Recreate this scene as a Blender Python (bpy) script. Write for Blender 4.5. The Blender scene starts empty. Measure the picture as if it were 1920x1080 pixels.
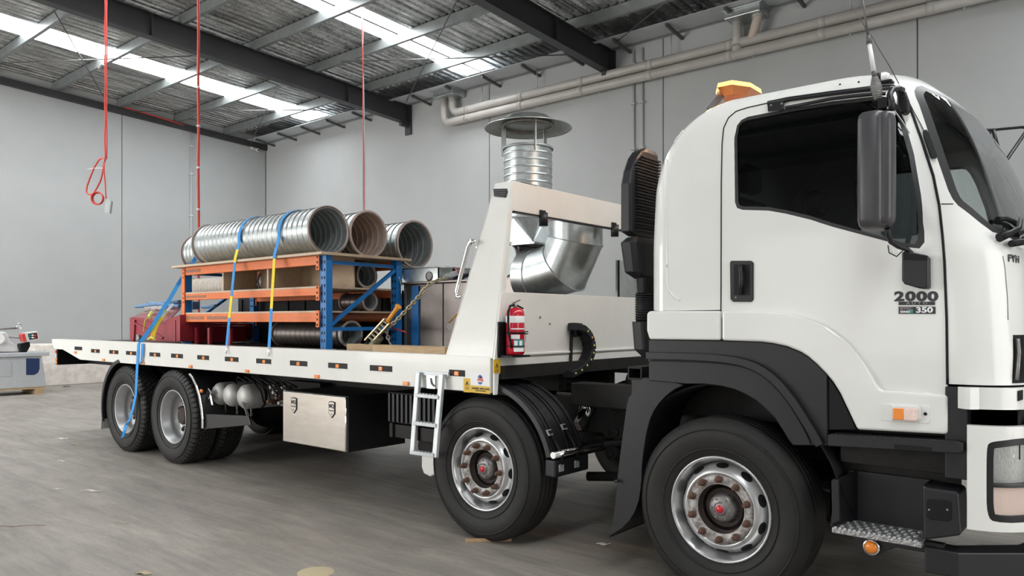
import bpy, bmesh, math, random
from math import sin, cos, radians, pi, sqrt
from mathutils import Vector, Matrix
from mathutils.geometry import delaunay_2d_cdt
random.seed(7)
C = bpy.context.scene.collection
# ---------------------------------------------------------------- camera
YAW = radians(50.04); FPX = 1420.0; HOR = 602.0; CAMZ = 1.58
cam = bpy.data.cameras.new('camera'); camo = bpy.data.objects.new('camera', cam)
C.objects.link(camo); bpy.context.scene.camera = camo
camo.location = (0, 0, CAMZ); camo.rotation_euler = (pi/2, 0, pi/2 - YAW)
cam.sensor_width = 36; cam.lens = FPX/1920*36; cam.shift_y = (HOR-540)/1920
cam.clip_start = .05; cam.clip_end = 200
# ---------------------------------------------------------------- world, light, exposure
vs = bpy.context.scene.view_settings
vs.view_transform = 'Standard'; vs.look = 'None'; vs.exposure = 0.14; vs.gamma = 1; vs.use_curve_mapping = False
wd = bpy.data.worlds.new('world'); bpy.context.scene.world = wd; wd.use_nodes = True
wd.node_tree.nodes['Background'].inputs[0].default_value = (.92, .96, 1, 1)
wd.node_tree.nodes['Background'].inputs[1].default_value = 1.0
SKYLIGHT = 14.0
def area(name, loc, rot, sx, sy, power, col=(1, .98, .95)):
    l = bpy.data.lights.new(name, 'AREA'); l.shape = 'RECTANGLE'; l.size = sx; l.size_y = sy
    l.energy = power; l.color = col
    o = bpy.data.objects.new(name, l); C.objects.link(o); o.location = loc; o.rotation_euler = rot
    return o
# daylight through the open roller doors behind and to the right of the camera
area('door_daylight', (-15.0, -7.8, 2.6), (radians(90), 0, 0), 9, 4.6, 1150)
area('door_daylight', (-4.0, -7.8, 2.4), (radians(90), 0, 0), 5, 4.2, 110)
area('door_daylight', (4.8, 3.0, 2.6), (radians(90), 0, radians(90)), 3.6, 4.4, 170)
# ---------------------------------------------------------------- measuring helpers (photo point -> point at a real depth)
def ray(px, py):
    d = px-960
    return Vector((-cos(YAW)*FPX + sin(YAW)*d, sin(YAW)*FPX + cos(YAW)*d, HOR-py))
O = Vector((0, 0, CAMZ))
def atY(px, py, Y):
    r = ray(px, py); return O + r*(Y/r.y)
def atX(px, py, X):
    r = ray(px, py); return O + r*(X/r.x)
def atZ(px, py, Z):
    r = ray(px, py); return O + r*((Z-CAMZ)/r.z)
def xz(pts, Y): return [(atY(a, b, Y).x, atY(a, b, Y).z) for a, b in pts]
def yz(pts, X): return [(atX(a, b, X).y, atX(a, b, X).z) for a, b in pts]
def interp(tab, x):
    if x <= tab[0][0]: return tab[0][1]
    if x >= tab[-1][0]: return tab[-1][1]
    n = len(tab); i = 0
    while x > tab[i+1][0]: i += 1
    def sec(k): return (tab[k+1][1]-tab[k][1])/(tab[k+1][0]-tab[k][0])
    def slope(k):
        if k == 0: return sec(0)
        if k == n-1: return sec(n-2)
        a, b = sec(k-1), sec(k)
        return 0 if a*b <= 0 else 2*a*b/(a+b)
    (x0, y0), (x1, y1) = tab[i], tab[i+1]; h = x1-x0; t = (x-x0)/h
    return (2*t**3-3*t**2+1)*y0+(t**3-2*t**2+t)*h*slope(i)+(-2*t**3+3*t**2)*y1+(t**3-t**2)*h*slope(i+1)
# ---------------------------------------------------------------- mesh builder
class MB:
    def __init__(s): s.v = []; s.f = []; s.s = []
    def add(s, v, f, sm=False):
        n = len(s.v); s.v += [tuple(p) for p in v]; s.f += [tuple(i+n for i in q) for q in f]; s.s += [sm]*len(f); return s
    def box(s, x0, x1, y0, y1, z0, z1):
        return s.add([(x, y, z) for x in (x0, x1) for y in (y0, y1) for z in (z0, z1)],
                     [(0, 1, 3, 2), (4, 6, 7, 5), (0, 4, 5, 1), (2, 3, 7, 6), (0, 2, 6, 4), (1, 5, 7, 3)])
    def obox(s, c, sz, R=None):
        R = R or Matrix.Identity(3); c = Vector(c)
        v = [c + R @ Vector((x*sz[0]/2, y*sz[1]/2, z*sz[2]/2)) for x in (-1, 1) for y in (-1, 1) for z in (-1, 1)]
        return s.add(v, [(0, 1, 3, 2), (4, 6, 7, 5), (0, 4, 5, 1), (2, 3, 7, 6), (0, 2, 6, 4), (1, 5, 7, 3)])
    def beam(s, a, b, w, h, up=(0, 0, 1)):
        a = Vector(a); b = Vector(b); d = (b-a).normalized(); u = Vector(up)
        sd = d.cross(u).normalized(); u = sd.cross(d)
        R = Matrix((d, sd, u)).transposed()
        return s.obox((a+b)/2, ((b-a).length, w, h), R)
    def prism(s, poly, ax, a0, a1, sm=False):
        n = len(poly)
        def P(p, a): return (p[0], a, p[1]) if ax == 'Y' else ((a, p[0], p[1]) if ax == 'X' else (p[0], p[1], a))
        v = [P(p, a0) for p in poly]+[P(p, a1) for p in poly]
        s.add(v, [tuple(range(n)), tuple(range(2*n-1, n-1, -1))]); k = len(s.v)-2*n
        s.f += [(k+i, k+(i+1) % n, k+n+(i+1) % n, k+n+i) for i in range(n)]; s.s += [sm]*n
        return s
    def tube(s, pts, r, n=8, closed=False, sm=True, caps=True):
        pts = [Vector(p) for p in pts]; m = len(pts); V = []
        rr = r if isinstance(r, (list, tuple)) else [r]*m
        T = []
        for i in range(m):
            if closed: t = pts[(i+1) % m]-pts[i-1]
            else: t = pts[min(i+1, m-1)]-pts[max(i-1, 0)]
            T.append(t.normalized() if t.length > 1e-9 else Vector((0, 0, 1)))
        u = T[0].orthogonal().normalized()
        for i in range(m):
            u = u - T[i]*u.dot(T[i])
            u = u.normalized() if u.length > 1e-6 else T[i].orthogonal().normalized()
            w = T[i].cross(u)
            for k in range(n):
                a = 2*pi*k/n; V.append(pts[i] + (u*cos(a)+w*sin(a))*rr[i])
        F = []
        for i in range(m if closed else m-1):
            j = (i+1) % m
            for k in range(n):
                F.append((i*n+k, i*n+(k+1) % n, j*n+(k+1) % n, j*n+k))
        s.add(V, F, sm)
        if caps and not closed:
            b = len(s.v)-m*n
            s.f += [tuple(b+k for k in range(n))[::-1], tuple(b+(m-1)*n+k for k in range(n))]; s.s += [False, False]
        return s
    def cyl(s, a, b, r, n=16, r2=None, sm=True):
        return s.tube([a, b], [r, r if r2 is None else r2], n, sm=sm)
    def lathe(s, prof, c, ax=(0, 1, 0), n=32, sm=True, close=False, arc=(0, 2*pi)):
        """prof: (radius, height along axis)"""
        ax = Vector(ax).normalized(); u = ax.orthogonal().normalized()
        if abs(ax.y) > .99: u = Vector((1, 0, 0))
        w = ax.cross(u); c = Vector(c); full = abs(arc[1]-arc[0]-2*pi) < 1e-6; m = n if full else n+1; V = []
        for r, h in prof:
            for k in range(m):
                a = arc[0]+(arc[1]-arc[0])*k/n; V.append(c+ax*h+(u*cos(a)+w*sin(a))*r)
        F = []
        P = len(prof)
        for i in range(P if close else P-1):
            j = (i+1) % P
            for k in range(n):
                k2 = (k+1) % m
                F.append((i*m+k, i*m+k2, j*m+k2, j*m+k))
        return s.add(V, F, sm)
    def ball(s, c, r, n=12, m=8, sc=(1, 1, 1)):
        c = Vector(c); V = []; F = []
        for i in range(m+1):
            th = pi*i/m
            for k in range(n):
                a = 2*pi*k/n
                V.append(c+Vector((sin(th)*cos(a)*r*sc[0], sin(th)*sin(a)*r*sc[1], cos(th)*r*sc[2])))
        for i in range(m):
            for k in range(n): F.append((i*n+k, i*n+(k+1) % n, (i+1)*n+(k+1) % n, (i+1)*n+k))
        return s.add(V, F, True)
    def build(s, name, mat, parent=None, bevel=0, seg=2, kind=None, label=None, solid=0):
        me = bpy.data.meshes.new(name)
        xs = [p[0] for p in s.v]; ys = [p[1] for p in s.v]; zs = [p[2] for p in s.v]
        o0 = Vector(((min(xs)+max(xs))/2, (min(ys)+max(ys))/2, min(zs)))
        me.from_pydata([(p[0]-o0.x, p[1]-o0.y, p[2]-o0.z) for p in s.v], [], s.f)
        me.polygons.foreach_set('use_smooth', s.s)
        bm = bmesh.new(); bm.from_mesh(me)
        bmesh.ops.remove_doubles(bm, verts=bm.verts, dist=1e-5)
        bmesh.ops.recalc_face_normals(bm, faces=bm.faces)
        bm.to_mesh(me); bm.free()
        ms = mat if isinstance(mat, list) else [mat]
        for m_ in ms: me.materials.append(m_)
        o = bpy.data.objects.new(name, me); C.objects.link(o); WL[o.name] = o0
        if parent is not None:
            o.parent = parent; o.location = o0-WL[parent.name]
        else: o.location = o0
        if solid:
            md = o.modifiers.new('s', 'SOLIDIFY'); md.thickness = solid; md.offset = -1
        if bevel:
            md = o.modifiers.new('b', 'BEVEL'); md.width = bevel; md.segments = seg; md.limit_method = 'ANGLE'; md.angle_limit = radians(40)
            md.harden_normals = False
        if kind: o['kind'] = kind
        if label: o['label'] = label
        return o
WL = {}
def tag(o, label, cat, group=None):
    o['label'] = label; o['category'] = cat
    if group: o['group'] = group
    return o
def thing(name, label, cat, loc, group=None):
    o = bpy.data.objects.new(name, None); C.objects.link(o); o.location = loc; WL[o.name] = Vector(loc)
    o.empty_display_size = .2
    return tag(o, label, cat, group)
def node(name, parent, loc):
    o = bpy.data.objects.new(name, None); C.objects.link(o); o.parent = parent
    o.location = Vector(loc)-WL[parent.name]; WL[o.name] = Vector(loc); o.empty_display_size = .1
    return o
def dup(o, parent, off=None, rot=None):
    c = o.copy(); C.objects.link(c); c.parent = parent
    if off is not None: c.location = o.location+Vector(off); WL[c.name] = WL[o.name]+Vector(off)
    else: WL[c.name] = WL[o.name]
    if rot is not None: c.rotation_euler = rot
    for ch in list(o.children): dup(ch, c)
    return c
# ---------------------------------------------------------------- materials
def mat(name, col, rough=.5, metal=0, var=None, scale=6, bump=0, bscale=30, coat=0, stretch=None, emit=0, spec=None, detail=4, trans=0):
    m = bpy.data.materials.new(name); m.use_nodes = True; nt = m.node_tree; N = nt.nodes; L = nt.links
    b = N['Principled BSDF']; b.inputs['Base Color'].default_value = (*col, 1)
    b.inputs['Roughness'].default_value = rough; b.inputs['Metallic'].default_value = metal
    b.inputs['Coat Weight'].default_value = coat; b.inputs['Coat Roughness'].default_value = .06
    if spec is not None: b.inputs['Specular IOR Level'].default_value = spec
    if trans: b.inputs['Transmission Weight'].default_value = trans
    if emit: b.inputs['Emission Color'].default_value = (*col, 1); b.inputs['Emission Strength'].default_value = emit
    tc = N.new('ShaderNodeTexCoord'); mp = N.new('ShaderNodeMapping'); L.new(tc.outputs['Object'], mp.inputs[0])
    if stretch: mp.inputs['Scale'].default_value = stretch
    if var:
        n = N.new('ShaderNodeTexNoise'); n.inputs['Scale'].default_value = scale; n.inputs['Detail'].default_value = detail
        n.inputs['Roughness'].default_value = .6
        L.new(mp.outputs[0], n.inputs['Vector']); r = N.new('ShaderNodeValToRGB')
        r.color_ramp.elements[0].position = .3; r.color_ramp.elements[1].position = .7
        r.color_ramp.elements[0].color = (*col, 1); r.color_ramp.elements[1].color = (*var, 1)
        L.new(n.outputs['Fac'], r.inputs[0]); L.new(r.outputs[0], b.inputs['Base Color'])
    if bump:
        n2 = N.new('ShaderNodeTexNoise'); n2.inputs['Scale'].default_value = bscale; n2.inputs['Detail'].default_value = 3
        L.new(mp.outputs[0], n2.inputs['Vector']); bp = N.new('ShaderNodeBump'); bp.inputs['Strength'].default_value = bump
        bp.inputs['Distance'].default_value = .02
        L.new(n2.outputs['Fac'], bp.inputs['Height']); L.new(bp.outputs[0], b.inputs['Normal'])
    return m
white = mat('white_paint', (.72, .725, .70), .22, coat=.35, var=(.76, .76, .735), scale=2)
white2 = mat('white_tray_paint', (.70, .70, .66), .32, coat=.2, var=(.76, .755, .72), scale=3)
blackp = mat('black_plastic', (.0095, .010, .0125), .42, var=(.013, .0135, .016), scale=8, bump=.03, bscale=400, spec=.42)
blackd = mat('dark_plastic', (.008, .008, .009), .5, spec=.22)
chass = mat('chassis_black', (.010, .010, .011), .6, spec=.3, var=(.02, .018, .016), scale=10)
rubber = mat('tyre_rubber', (.014, .0145, .0145), .6, var=(.024, .023, .022), scale=5, bump=.05, bscale=60, spec=.3)
rubberd = mat('tread_rubber', (.016, .017, .017), .6, var=(.03, .029, .028), scale=9)
seal = mat('rubber_seal', (.02, .021, .022), .45)
silver = mat('silver_rim', (.62, .63, .64), .32, .75, var=(.5, .5, .5), scale=7)
alloy = mat('polished_rim', (.46, .47, .48), .38, .6, var=(.38, .38, .38), scale=5)
chrome = mat('chrome', (.85, .85, .86), .08, 1)
rust = mat('rusty_steel', (.16, .085, .055), .75, .2, var=(.09, .05, .04), scale=40)
dirty = mat('worn_hub_steel', (.62, .61, .60), .55, .2, var=(.12, .08, .06), scale=28)
hubsteel = mat('hub_steel', (.33, .33, .33), .45, .6, var=(.18, .16, .15), scale=20)
galv = mat('galvanised_steel', (.62, .66, .66), .3, .9, var=(.48, .51, .51), scale=14, bump=.05, bscale=9)
galvd = mat('galvanised_inside', (.42, .45, .45), .45, .35, var=(.32, .35, .35), scale=10)
duct_tan = mat('dusty_duct', (.56, .44, .37), .6, .1, var=(.42, .32, .27), scale=9)
flange = mat('duct_flange', (.52, .41, .37), .5, .35, var=(.38, .30, .27), scale=12)
stain = mat('stainless_sheet', (.24, .215, .20), .38, .85, var=(.16, .14, .13), scale=3, bump=.12, bscale=4)
boxst = mat('brushed_stainless', (.60, .56, .51), .27, .95, var=(.52, .48, .43), scale=5, bump=.06, bscale=3, stretch=(1, 1, 4))
rack_o = mat('orange_beam_paint', (.80, .20, .045), .45, var=(.70, .16, .035), scale=5)
rack_b = mat('blue_rack_paint', (.012, .15, .44), .42, var=(.015, .18, .50), scale=6)
scuff = mat('grey_scuff', (.20, .13, .11), .6, var=(.45, .15, .06), scale=30)
board = mat('particle_board', (.52, .40, .28), .75, var=(.42, .31, .21), scale=60)
boarde = mat('board_edge', (.66, .52, .40), .75, var=(.52, .40, .29), scale=60)
pine = mat('pine_timber', (.50, .35, .20), .65, var=(.38, .25, .13), scale=8, stretch=(1, 12, 12))
redp = mat('red_machine_paint', (.32, .02, .035), .4, coat=.1, var=(.24, .015, .025), scale=4)
redx = mat('extinguisher_red', (.55, .012, .03), .25, coat=.4)
redh = mat('red_hose', (.62, .06, .045), .45)
strapb = mat('blue_webbing', (.02, .30, .74), .6, var=(.015, .24, .62), scale=60)
strapy = mat('yellow_webbing', (.80, .62, .02), .6)
strapw = mat('pale_webbing', (.70, .76, .86), .6)
orangeh = mat('orange_handle', (.72, .30, .03), .4)
gold = mat('zinc_chain', (.52, .46, .33), .38, .7, var=(.36, .31, .2), scale=30)
blackc = mat('painted_black_metal', (.015, .015, .016), .35)
amber = mat('amber_lens', (.85, .25, .02), .25, coat=.5)
amber_on = mat('amber_beacon_lit', (1.0, .36, .03), .3, emit=1.0)
amber_hot = mat('amber_beacon_bright', (1.0, .58, .12), .3, emit=2.2)
amber_dk = mat('amber_beacon_dark', (.30, .09, .01), .25, coat=.4)
redl = mat('red_lens', (.5, .02, .02), .25)
clearl = mat('clear_lens', (.72, .72, .70), .12, .3, coat=.6, bump=.25, bscale=40, stretch=(8, 8, 1))
clearo = mat('tinted_lens', (.72, .56, .50), .15, .2, coat=.6, bump=.3, bscale=60, stretch=(10, 10, 1))
yellow = mat('sticker_yellow', (.72, .45, .03), .5)
whites = mat('white_print', (.85, .85, .86), .5)
blacks = mat('black_print', (.03, .032, .035), .5)
blues = mat('blue_print', (.05, .13, .36), .5)
reds = mat('red_print', (.62, .13, .11), .5)
teal = mat('teal_print', (.05, .28, .27), .5)
alum = mat('ladder_aluminium', (.50, .53, .54), .42, .4, var=(.42, .44, .45), scale=12)
tread_al = mat('checker_tread', (.48, .48, .49), .42, .7, var=(.25, .25, .25), scale=60, bump=.6, bscale=60)
pvc = mat('pipe_grey_pvc', (.50, .48, .45), .4, var=(.43, .41, .38), scale=3)
charc = mat('charcoal_steel', (.030, .030, .034), .5, var=(.036, .036, .040), scale=3)
purl = mat('purlin_galvanised', (.27, .29, .29), .4, .5, var=(.20, .22, .22), scale=3)
rodm = mat('rod_steel', (.10, .10, .10), .5, .3)
greyp = mat('machine_grey', (.50, .52, .54), .5, var=(.44, .46, .48), scale=4)
whitem = mat('machine_white', (.75, .75, .74), .4, var=(.66, .65, .64), scale=9)
navy = mat('navy_panel', (.015, .035, .12), .4)
blueob = mat('dusty_blue_paint', (.09, .22, .40), .5, var=(.14, .26, .42), scale=8)
greenr = mat('lime_rope', (.60, .66, .12), .7)
seat = mat('seat_cloth', (.03, .032, .036), .8)
dash = mat('dash_grey', (.28, .29, .29), .7)
lightgrey = mat('cab_trim_grey', (.55, .56, .55), .7)
paper = mat('paper_scrap', (.75, .74, .71), .8)
leafm = mat('dry_scrap', (.50, .42, .27), .8)
# glass
def glass(name, tint, gl_rough=.02, refl=1.0, ior=1.45):
    m = bpy.data.materials.new(name); m.use_nodes = True; N = m.node_tree.nodes; L = m.node_tree.links
    N.clear(); o = N.new('ShaderNodeOutputMaterial'); t = N.new('ShaderNodeBsdfTransparent'); t.inputs[0].default_value = (*tint, 1)
    g = N.new('ShaderNodeBsdfGlossy'); g.inputs['Roughness'].default_value = gl_rough
    g.inputs[0].default_value = (refl, refl, refl, 1)
    f = N.new('ShaderNodeFresnel'); f.inputs[0].default_value = ior; mx = N.new('ShaderNodeMixShader')
    L.new(f.outputs[0], mx.inputs[0]); L.new(t.outputs[0], mx.inputs[1]); L.new(g.outputs[0], mx.inputs[2]); L.new(mx.outputs[0], o.inputs[0])
    return m
g_side = glass('tinted_side_glass', (.10, .115, .12))
g_wind = glass('windscreen_glass', (.88, .94, .92), ior=1.9)
g_lamp = glass('headlamp_glass', (.93, .94, .94))
# floor
def floor_mat():
    m = mat('concrete_floor', (.30, .285, .265), .5); N = m.node_tree.nodes; L = m.node_tree.links; b = N['Principled BSDF']
    tc = N.new('ShaderNodeTexCoord')
    def noise(scale, det, st=None, ro=.6, rz=0):
        mp = N.new('ShaderNodeMapping'); L.new(tc.outputs['Object'], mp.inputs[0])
        if st: mp.inputs['Scale'].default_value = st
        n = N.new('ShaderNodeTexNoise'); n.inputs['Scale'].default_value = scale; n.inputs['Detail'].default_value = det; n.inputs['Roughness'].default_value = ro; n.inputs['Distortion'].default_value = .8; mp.inputs['Rotation'].default_value = (0, 0, rz)
        L.new(mp.outputs[0], n.inputs['Vector']); return n.outputs['Fac']
    def ramp(src, a, b_, ca, cb):
        r = N.new('ShaderNodeValToRGB'); r.color_ramp.elements[0].position = a; r.color_ramp.elements[1].position = b_
        r.color_ramp.elements[0].color = (*ca, 1); r.color_ramp.elements[1].color = (*cb, 1); L.new(src, r.inputs[0]); return r.outputs[0]
    def mul(a, c, fac=1.0):
        x = N.new('ShaderNodeMix'); x.data_type = 'RGBA'; x.blend_type = 'MULTIPLY'; x.inputs[0].default_value = fac
        L.new(a, x.inputs[6]); L.new(c, x.inputs[7]); return x.outputs[2]
    base = ramp(noise(.7, 8), .3, .72, (.29, .262, .228), (.42, .388, .345))
    stre = ramp(noise(3.0, 8, (.25, 2.2, 1), .7, .35), .32, .66, (.70, .70, .71), (1.08, 1.06, 1.03))
    stre2 = ramp(noise(4.0, 8, (.3, 1.7, 1), .7, -.6), .3, .66, (.74, .74, .76), (1.03, 1.03, 1.03))
    fine = ramp(noise(45, 5), .3, .75, (.86, .86, .86), (1.05, 1.05, 1.05))
    c = mul(mul(mul(base, stre), stre2), fine)
    # dusty pale blotches
    spots = ramp(noise(1.7, 9, (1, 1, 1), .75), .66, .76, (0, 0, 0), (1, 1, 1))
    x = N.new('ShaderNodeMix'); x.data_type = 'RGBA'; L.new(spots, x.inputs[0]); L.new(c, x.inputs[6]); x.inputs[7].default_value = (.46, .42, .34, 1)
    L.new(x.outputs[2], b.inputs['Base Color'])
    rr = N.new('ShaderNodeMapRange'); rr.inputs[3].default_value = .38; rr.inputs[4].default_value = .65; L.new(noise(1.3, 6), rr.inputs[0]); L.new(rr.outputs[0], b.inputs['Roughness'])
    bp = N.new('ShaderNodeBump'); bp.inputs['Strength'].default_value = .12; bp.inputs['Distance'].default_value = .01
    L.new(noise(60, 4), bp.inputs['Height']); L.new(bp.outputs[0], b.inputs['Normal'])
    return m
floorm = floor_mat()
wallm = mat('painted_concrete_panel', (.40, .412, .412), .6, var=(.44, .45, .448), scale=.7, bump=.08, bscale=2.2, detail=6)
wallj = mat('joint_sealant', (.17, .178, .18), .8)
concb = mat('whitewashed_barrier', (.84, .78, .73), .85, var=(.62, .56, .51), scale=7, bump=.3, bscale=14)
def foil_mat():
    m = mat('roof_foil', (.55, .56, .56), .27, .9); N = m.node_tree.nodes; L = m.node_tree.links; b = N['Principled BSDF']
    tc = N.new('ShaderNodeTexCoord'); mp = N.new('ShaderNodeMapping'); L.new(tc.outputs['Object'], mp.inputs[0]); mp.inputs['Scale'].default_value = (5, .7, 1)
    n = N.new('ShaderNodeTexNoise'); n.inputs['Scale'].default_value = 1.6; n.inputs['Detail'].default_value = 5; L.new(mp.outputs[0], n.inputs['Vector'])
    n2 = N.new('ShaderNodeTexNoise'); n2.inputs['Scale'].default_value = 5; n2.inputs['Detail'].default_value = 4; L.new(tc.outputs['Object'], n2.inputs['Vector'])
    ad = N.new('ShaderNodeMath'); ad.operation = 'ADD'; L.new(n.outputs['Fac'], ad.inputs[0]); L.new(n2.outputs['Fac'], ad.inputs[1])
    bp = N.new('ShaderNodeBump'); bp.inputs['Strength'].default_value = .9; bp.inputs['Distance'].default_value = .05; L.new(ad.outputs[0], bp.inputs['Height']); L.new(bp.outputs[0], b.inputs['Normal'])
    r = N.new('ShaderNodeValToRGB'); r.color_ramp.elements[0].color = (.24, .245, .245, 1); r.color_ramp.elements[1].color = (.78, .78, .76, 1)
    r.color_ramp.elements[0].position = .3; r.color_ramp.elements[1].position = .7; L.new(n.outputs['Fac'], r.inputs[0]); 
    br = N.new('ShaderNodeTexBrick'); br.offset = 0; br.inputs['Scale'].default_value = 1; br.inputs['Mortar Size'].default_value = .006
    br.inputs['Brick Width'].default_value = .3; br.inputs['Row Height'].default_value = .15
    br.inputs['Color1'].default_value = (1, 1, 1, 1); br.inputs['Color2'].default_value = (1, 1, 1, 1); br.inputs['Mortar'].default_value = (.62, .62, .62, 1)
    L.new(tc.outputs['Object'], br.inputs['Vector'])
    x = N.new('ShaderNodeMix'); x.data_type = 'RGBA'; x.blend_type = 'MULTIPLY'; x.inputs[0].default_value = 1; L.new(r.outputs[0], x.inputs[6]); L.new(br.outputs[0], x.inputs[7])
    L.new(x.outputs[2], b.inputs['Base Color'])
    return m
foilm = foil_mat()
skym = mat('translucent_roof_sheet', (.95, .98, 1.0), .5, emit=SKYLIGHT)
# ================================================================ the building
XL, YB, XR, YF = -21.1, 13.2, 5.0, -8.0
def roofz(y, base=7.27): return base + .0507*(YB-y)
def struct(name, mb, m, **k): return mb.build(name, m, None, kind='structure', **k)
struct('floor', MB().box(XL-.2, XR+.2, YF-.2, YB+.2, -.2, 0), floorm)
def wall(name, mb_back, panels):
    w = struct(name, mb_back, wallj)
    for p in panels: p.build('wall_panel', wallm, w, bevel=.008, seg=1)
g = .009
jx = [XL, -16.35, -11.75, -7.22, -2.76, 1.75, XR]
wall('wall_back', MB().box(XL-.2, XR+.2, YB+.03, YB+.2, 0, 8.2),
     [MB().box(a+g, b-g, YB, YB+.06, 0, 7.16) for a, b in zip(jx, jx[1:])])
jy = [YF, -4.2, .0, 4.45, 8.87, YB]
wall('wall_left', MB().box(XL-.2, XL-.03, YF, YB+.02, 0, 8.6),
     [MB().box(XL-.06, XL, a+g, b-g, 0, 8.4) for a, b in zip(jy, jy[1:])])
wall('wall_right', MB().box(XR+.05, XR+.2, YF, YB+.02, 0, 8.6), [MB().box(XR, XR+.06, a+g, b-g, 0, 8.4) for a, b in zip(jy, jy[1:])])
wall('wall_front', MB().box(XL-.2, XR+.2, YF-.2, YF-.05, 0, 8.6), [MB().box(a+g, b-g, YF-.06, YF, 0, 8.4) for a, b in zip(jx, jx[1:])])
# roof: corrugated sheets over foil, running down the slope, with clear sheets let in
strips = [(-18.35, -17.42), (-12.12, -11.30), (.3, 1.3)]  # last strip, out of view, is added to brighten the cab and windscreen
def roof_strip(x0, x1):
    mb = MB(); n = max(1, int(round((x1-x0)/.19))); xs = []
    for i in range(n):
        a = x0+(x1-x0)*i/n; w = (x1-x0)/n
        xs += [(a, 0), (a+w*.55, 0), (a+w*.68, .028), (a+w*.87, .028)]
    xs.append((x1, 0)); V = []; F = []
    for x, d in xs:
        for y in (YF, 2.6, YB+.1): V.append((x, y, roofz(y)+d))
    for i in range(len(xs)-1):
        for j in (0, 1): F.append((i*3+j, i*3+j+1, (i+1)*3+j+1, (i+1)*3+j))
    return mb.add(V, F)
rf = struct('ceiling', MB().add([(XL-.2, YF-.2, roofz(YF)+.12), (XR+.2, YF-.2, roofz(YF)+.12), (XR+.2, YB+.2, roofz(YB)+.12), (XL-.2, YB+.2, roofz(YB)+.12),
        (XL-.2, YF-.2, roofz(YF)+.2), (XR+.2, YF-.2, roofz(YF)+.2), (XR+.2, YB+.2, roofz(YB)+.2), (XL-.2, YB+.2, roofz(YB)+.2)],
        [(0, 1, 2, 3), (4, 5, 6, 7), (0, 1, 5, 4), (1, 2, 6, 5), (2, 3, 7, 6), (3, 0, 4, 7)]), wallj)
cuts = [XL]+[c for s in strips for c in s]+[XR]
for i in range(0, len(cuts), 2): roof_strip(cuts[i], cuts[i+1]).build('foil_sheet', foilm, rf)
for a, b in strips:
    V = [(a, YF, roofz(YF)+.01), (b, YF, roofz(YF)+.01), (b, 12.85, roofz(12.85)+.01), (a, 12.85, roofz(12.85)+.01)]
    V += [(p[0], p[1], p[2]+.02) for p in V]
    MB().add(V, [(0, 1, 2, 3), (4, 5, 6, 7), (0, 1, 5, 4), (1, 2, 6, 5), (2, 3, 7, 6), (3, 0, 4, 7)]).build('skylight_sheet', skym, rf)
    m_ = (a+b)/2
    if a < -10 and a > -15: MB().beam((m_+.06, YF, roofz(YF)-.012), (m_+.06, 12.85, roofz(12.85)-.012), .05, .02).build('sheet_joint', rodm, rf)
# purlins (C sections) along X
PY = [13.02, 11.78, 10.27, 8.72, 7.17, 5.62, 4.07, 2.52, .97, -.58, -2.13, -3.68, -5.23, -6.78]
for y in PY:
    z1 = roofz(y)-.01; z0 = z1-.20; t = .006; w = .075
    poly = [(y, z0), (y+w, z0), (y+w, z0+.02), (y+w-t, z0+.02), (y+w-t, z0+t), (y+t, z0+t), (y+t, z1-t), (y+w-t, z1-t), (y+w-t, z1-.02), (y+w, z1-.02), (y+w, z1), (y, z1)]
    MB().prism(poly, 'X', XL, XR).build('purlin', purl, rf)
# eave lining brackets between the last purlin and the wall
for i in range(22):
    x = -20.6+i*1.15
    MB().beam((x, 12.55, 7.06), (x, YB, 6.98), .05, .05).build('eave_bracket', rodm, rf)
MB().box(XL, XR, 12.5, YB, 7.09, 7.10).build('eave_lining', greyp, rf)
# rafters
for i, x in enumerate([-14.5, -8.4, -2.3, 3.8]):
    r = MB(); zw = 6.62
    def seg(y0, y1, za, zb, w):
        a, b = zw+.0507*(YB-y0), zw+.0507*(YB-y1)
        V = [(x+sx*w/2, y, q+zz) for y, q in ((y0, a), (y1, b)) for sx in (-1, 1) for zz in (za, zb)]
        r.add(V, [(0, 1, 3, 2), (4, 6, 7, 5), (0, 4, 5, 1), (2, 3, 7, 6), (0, 2, 6, 4), (1, 5, 7, 3)])
    seg(YF, YB-.02, 0, .016, .20); seg(YF, YB-.02, .44, .456, .20); seg(YF, YB-.02, .016, .44, .012)
    for yy in (11.2, 6.6, 2.0): seg(yy, yy+.02, .016, .44, .18)
    ro = r.build('trim_1', charc, None, kind='structure') if False else r.build('roof_rafter', charc, rf)
    MB().box(x-.11, x+.11, YB-.05, YB-.005, 6.35, 7.1).box(x-.05, x+.05, YB-.3, YB-.05, 6.54, 6.62).build('rafter_end_plate', charc, rf)
# end-wall rafter along the left wall
r = MB()
V = [(X_, y, roofz(y, 7.07)+dz) for y in (YF, YB) for X_ in (XL+.0, XL+.1) for dz in (-.17, .0)]
r.add(V, [(0, 1, 3, 2), (4, 6, 7, 5), (0, 4, 5, 1), (2, 3, 7, 6), (0, 2, 6, 4), (1, 5, 7, 3)]); r.build('end_wall_rafter', charc, rf)
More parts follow.
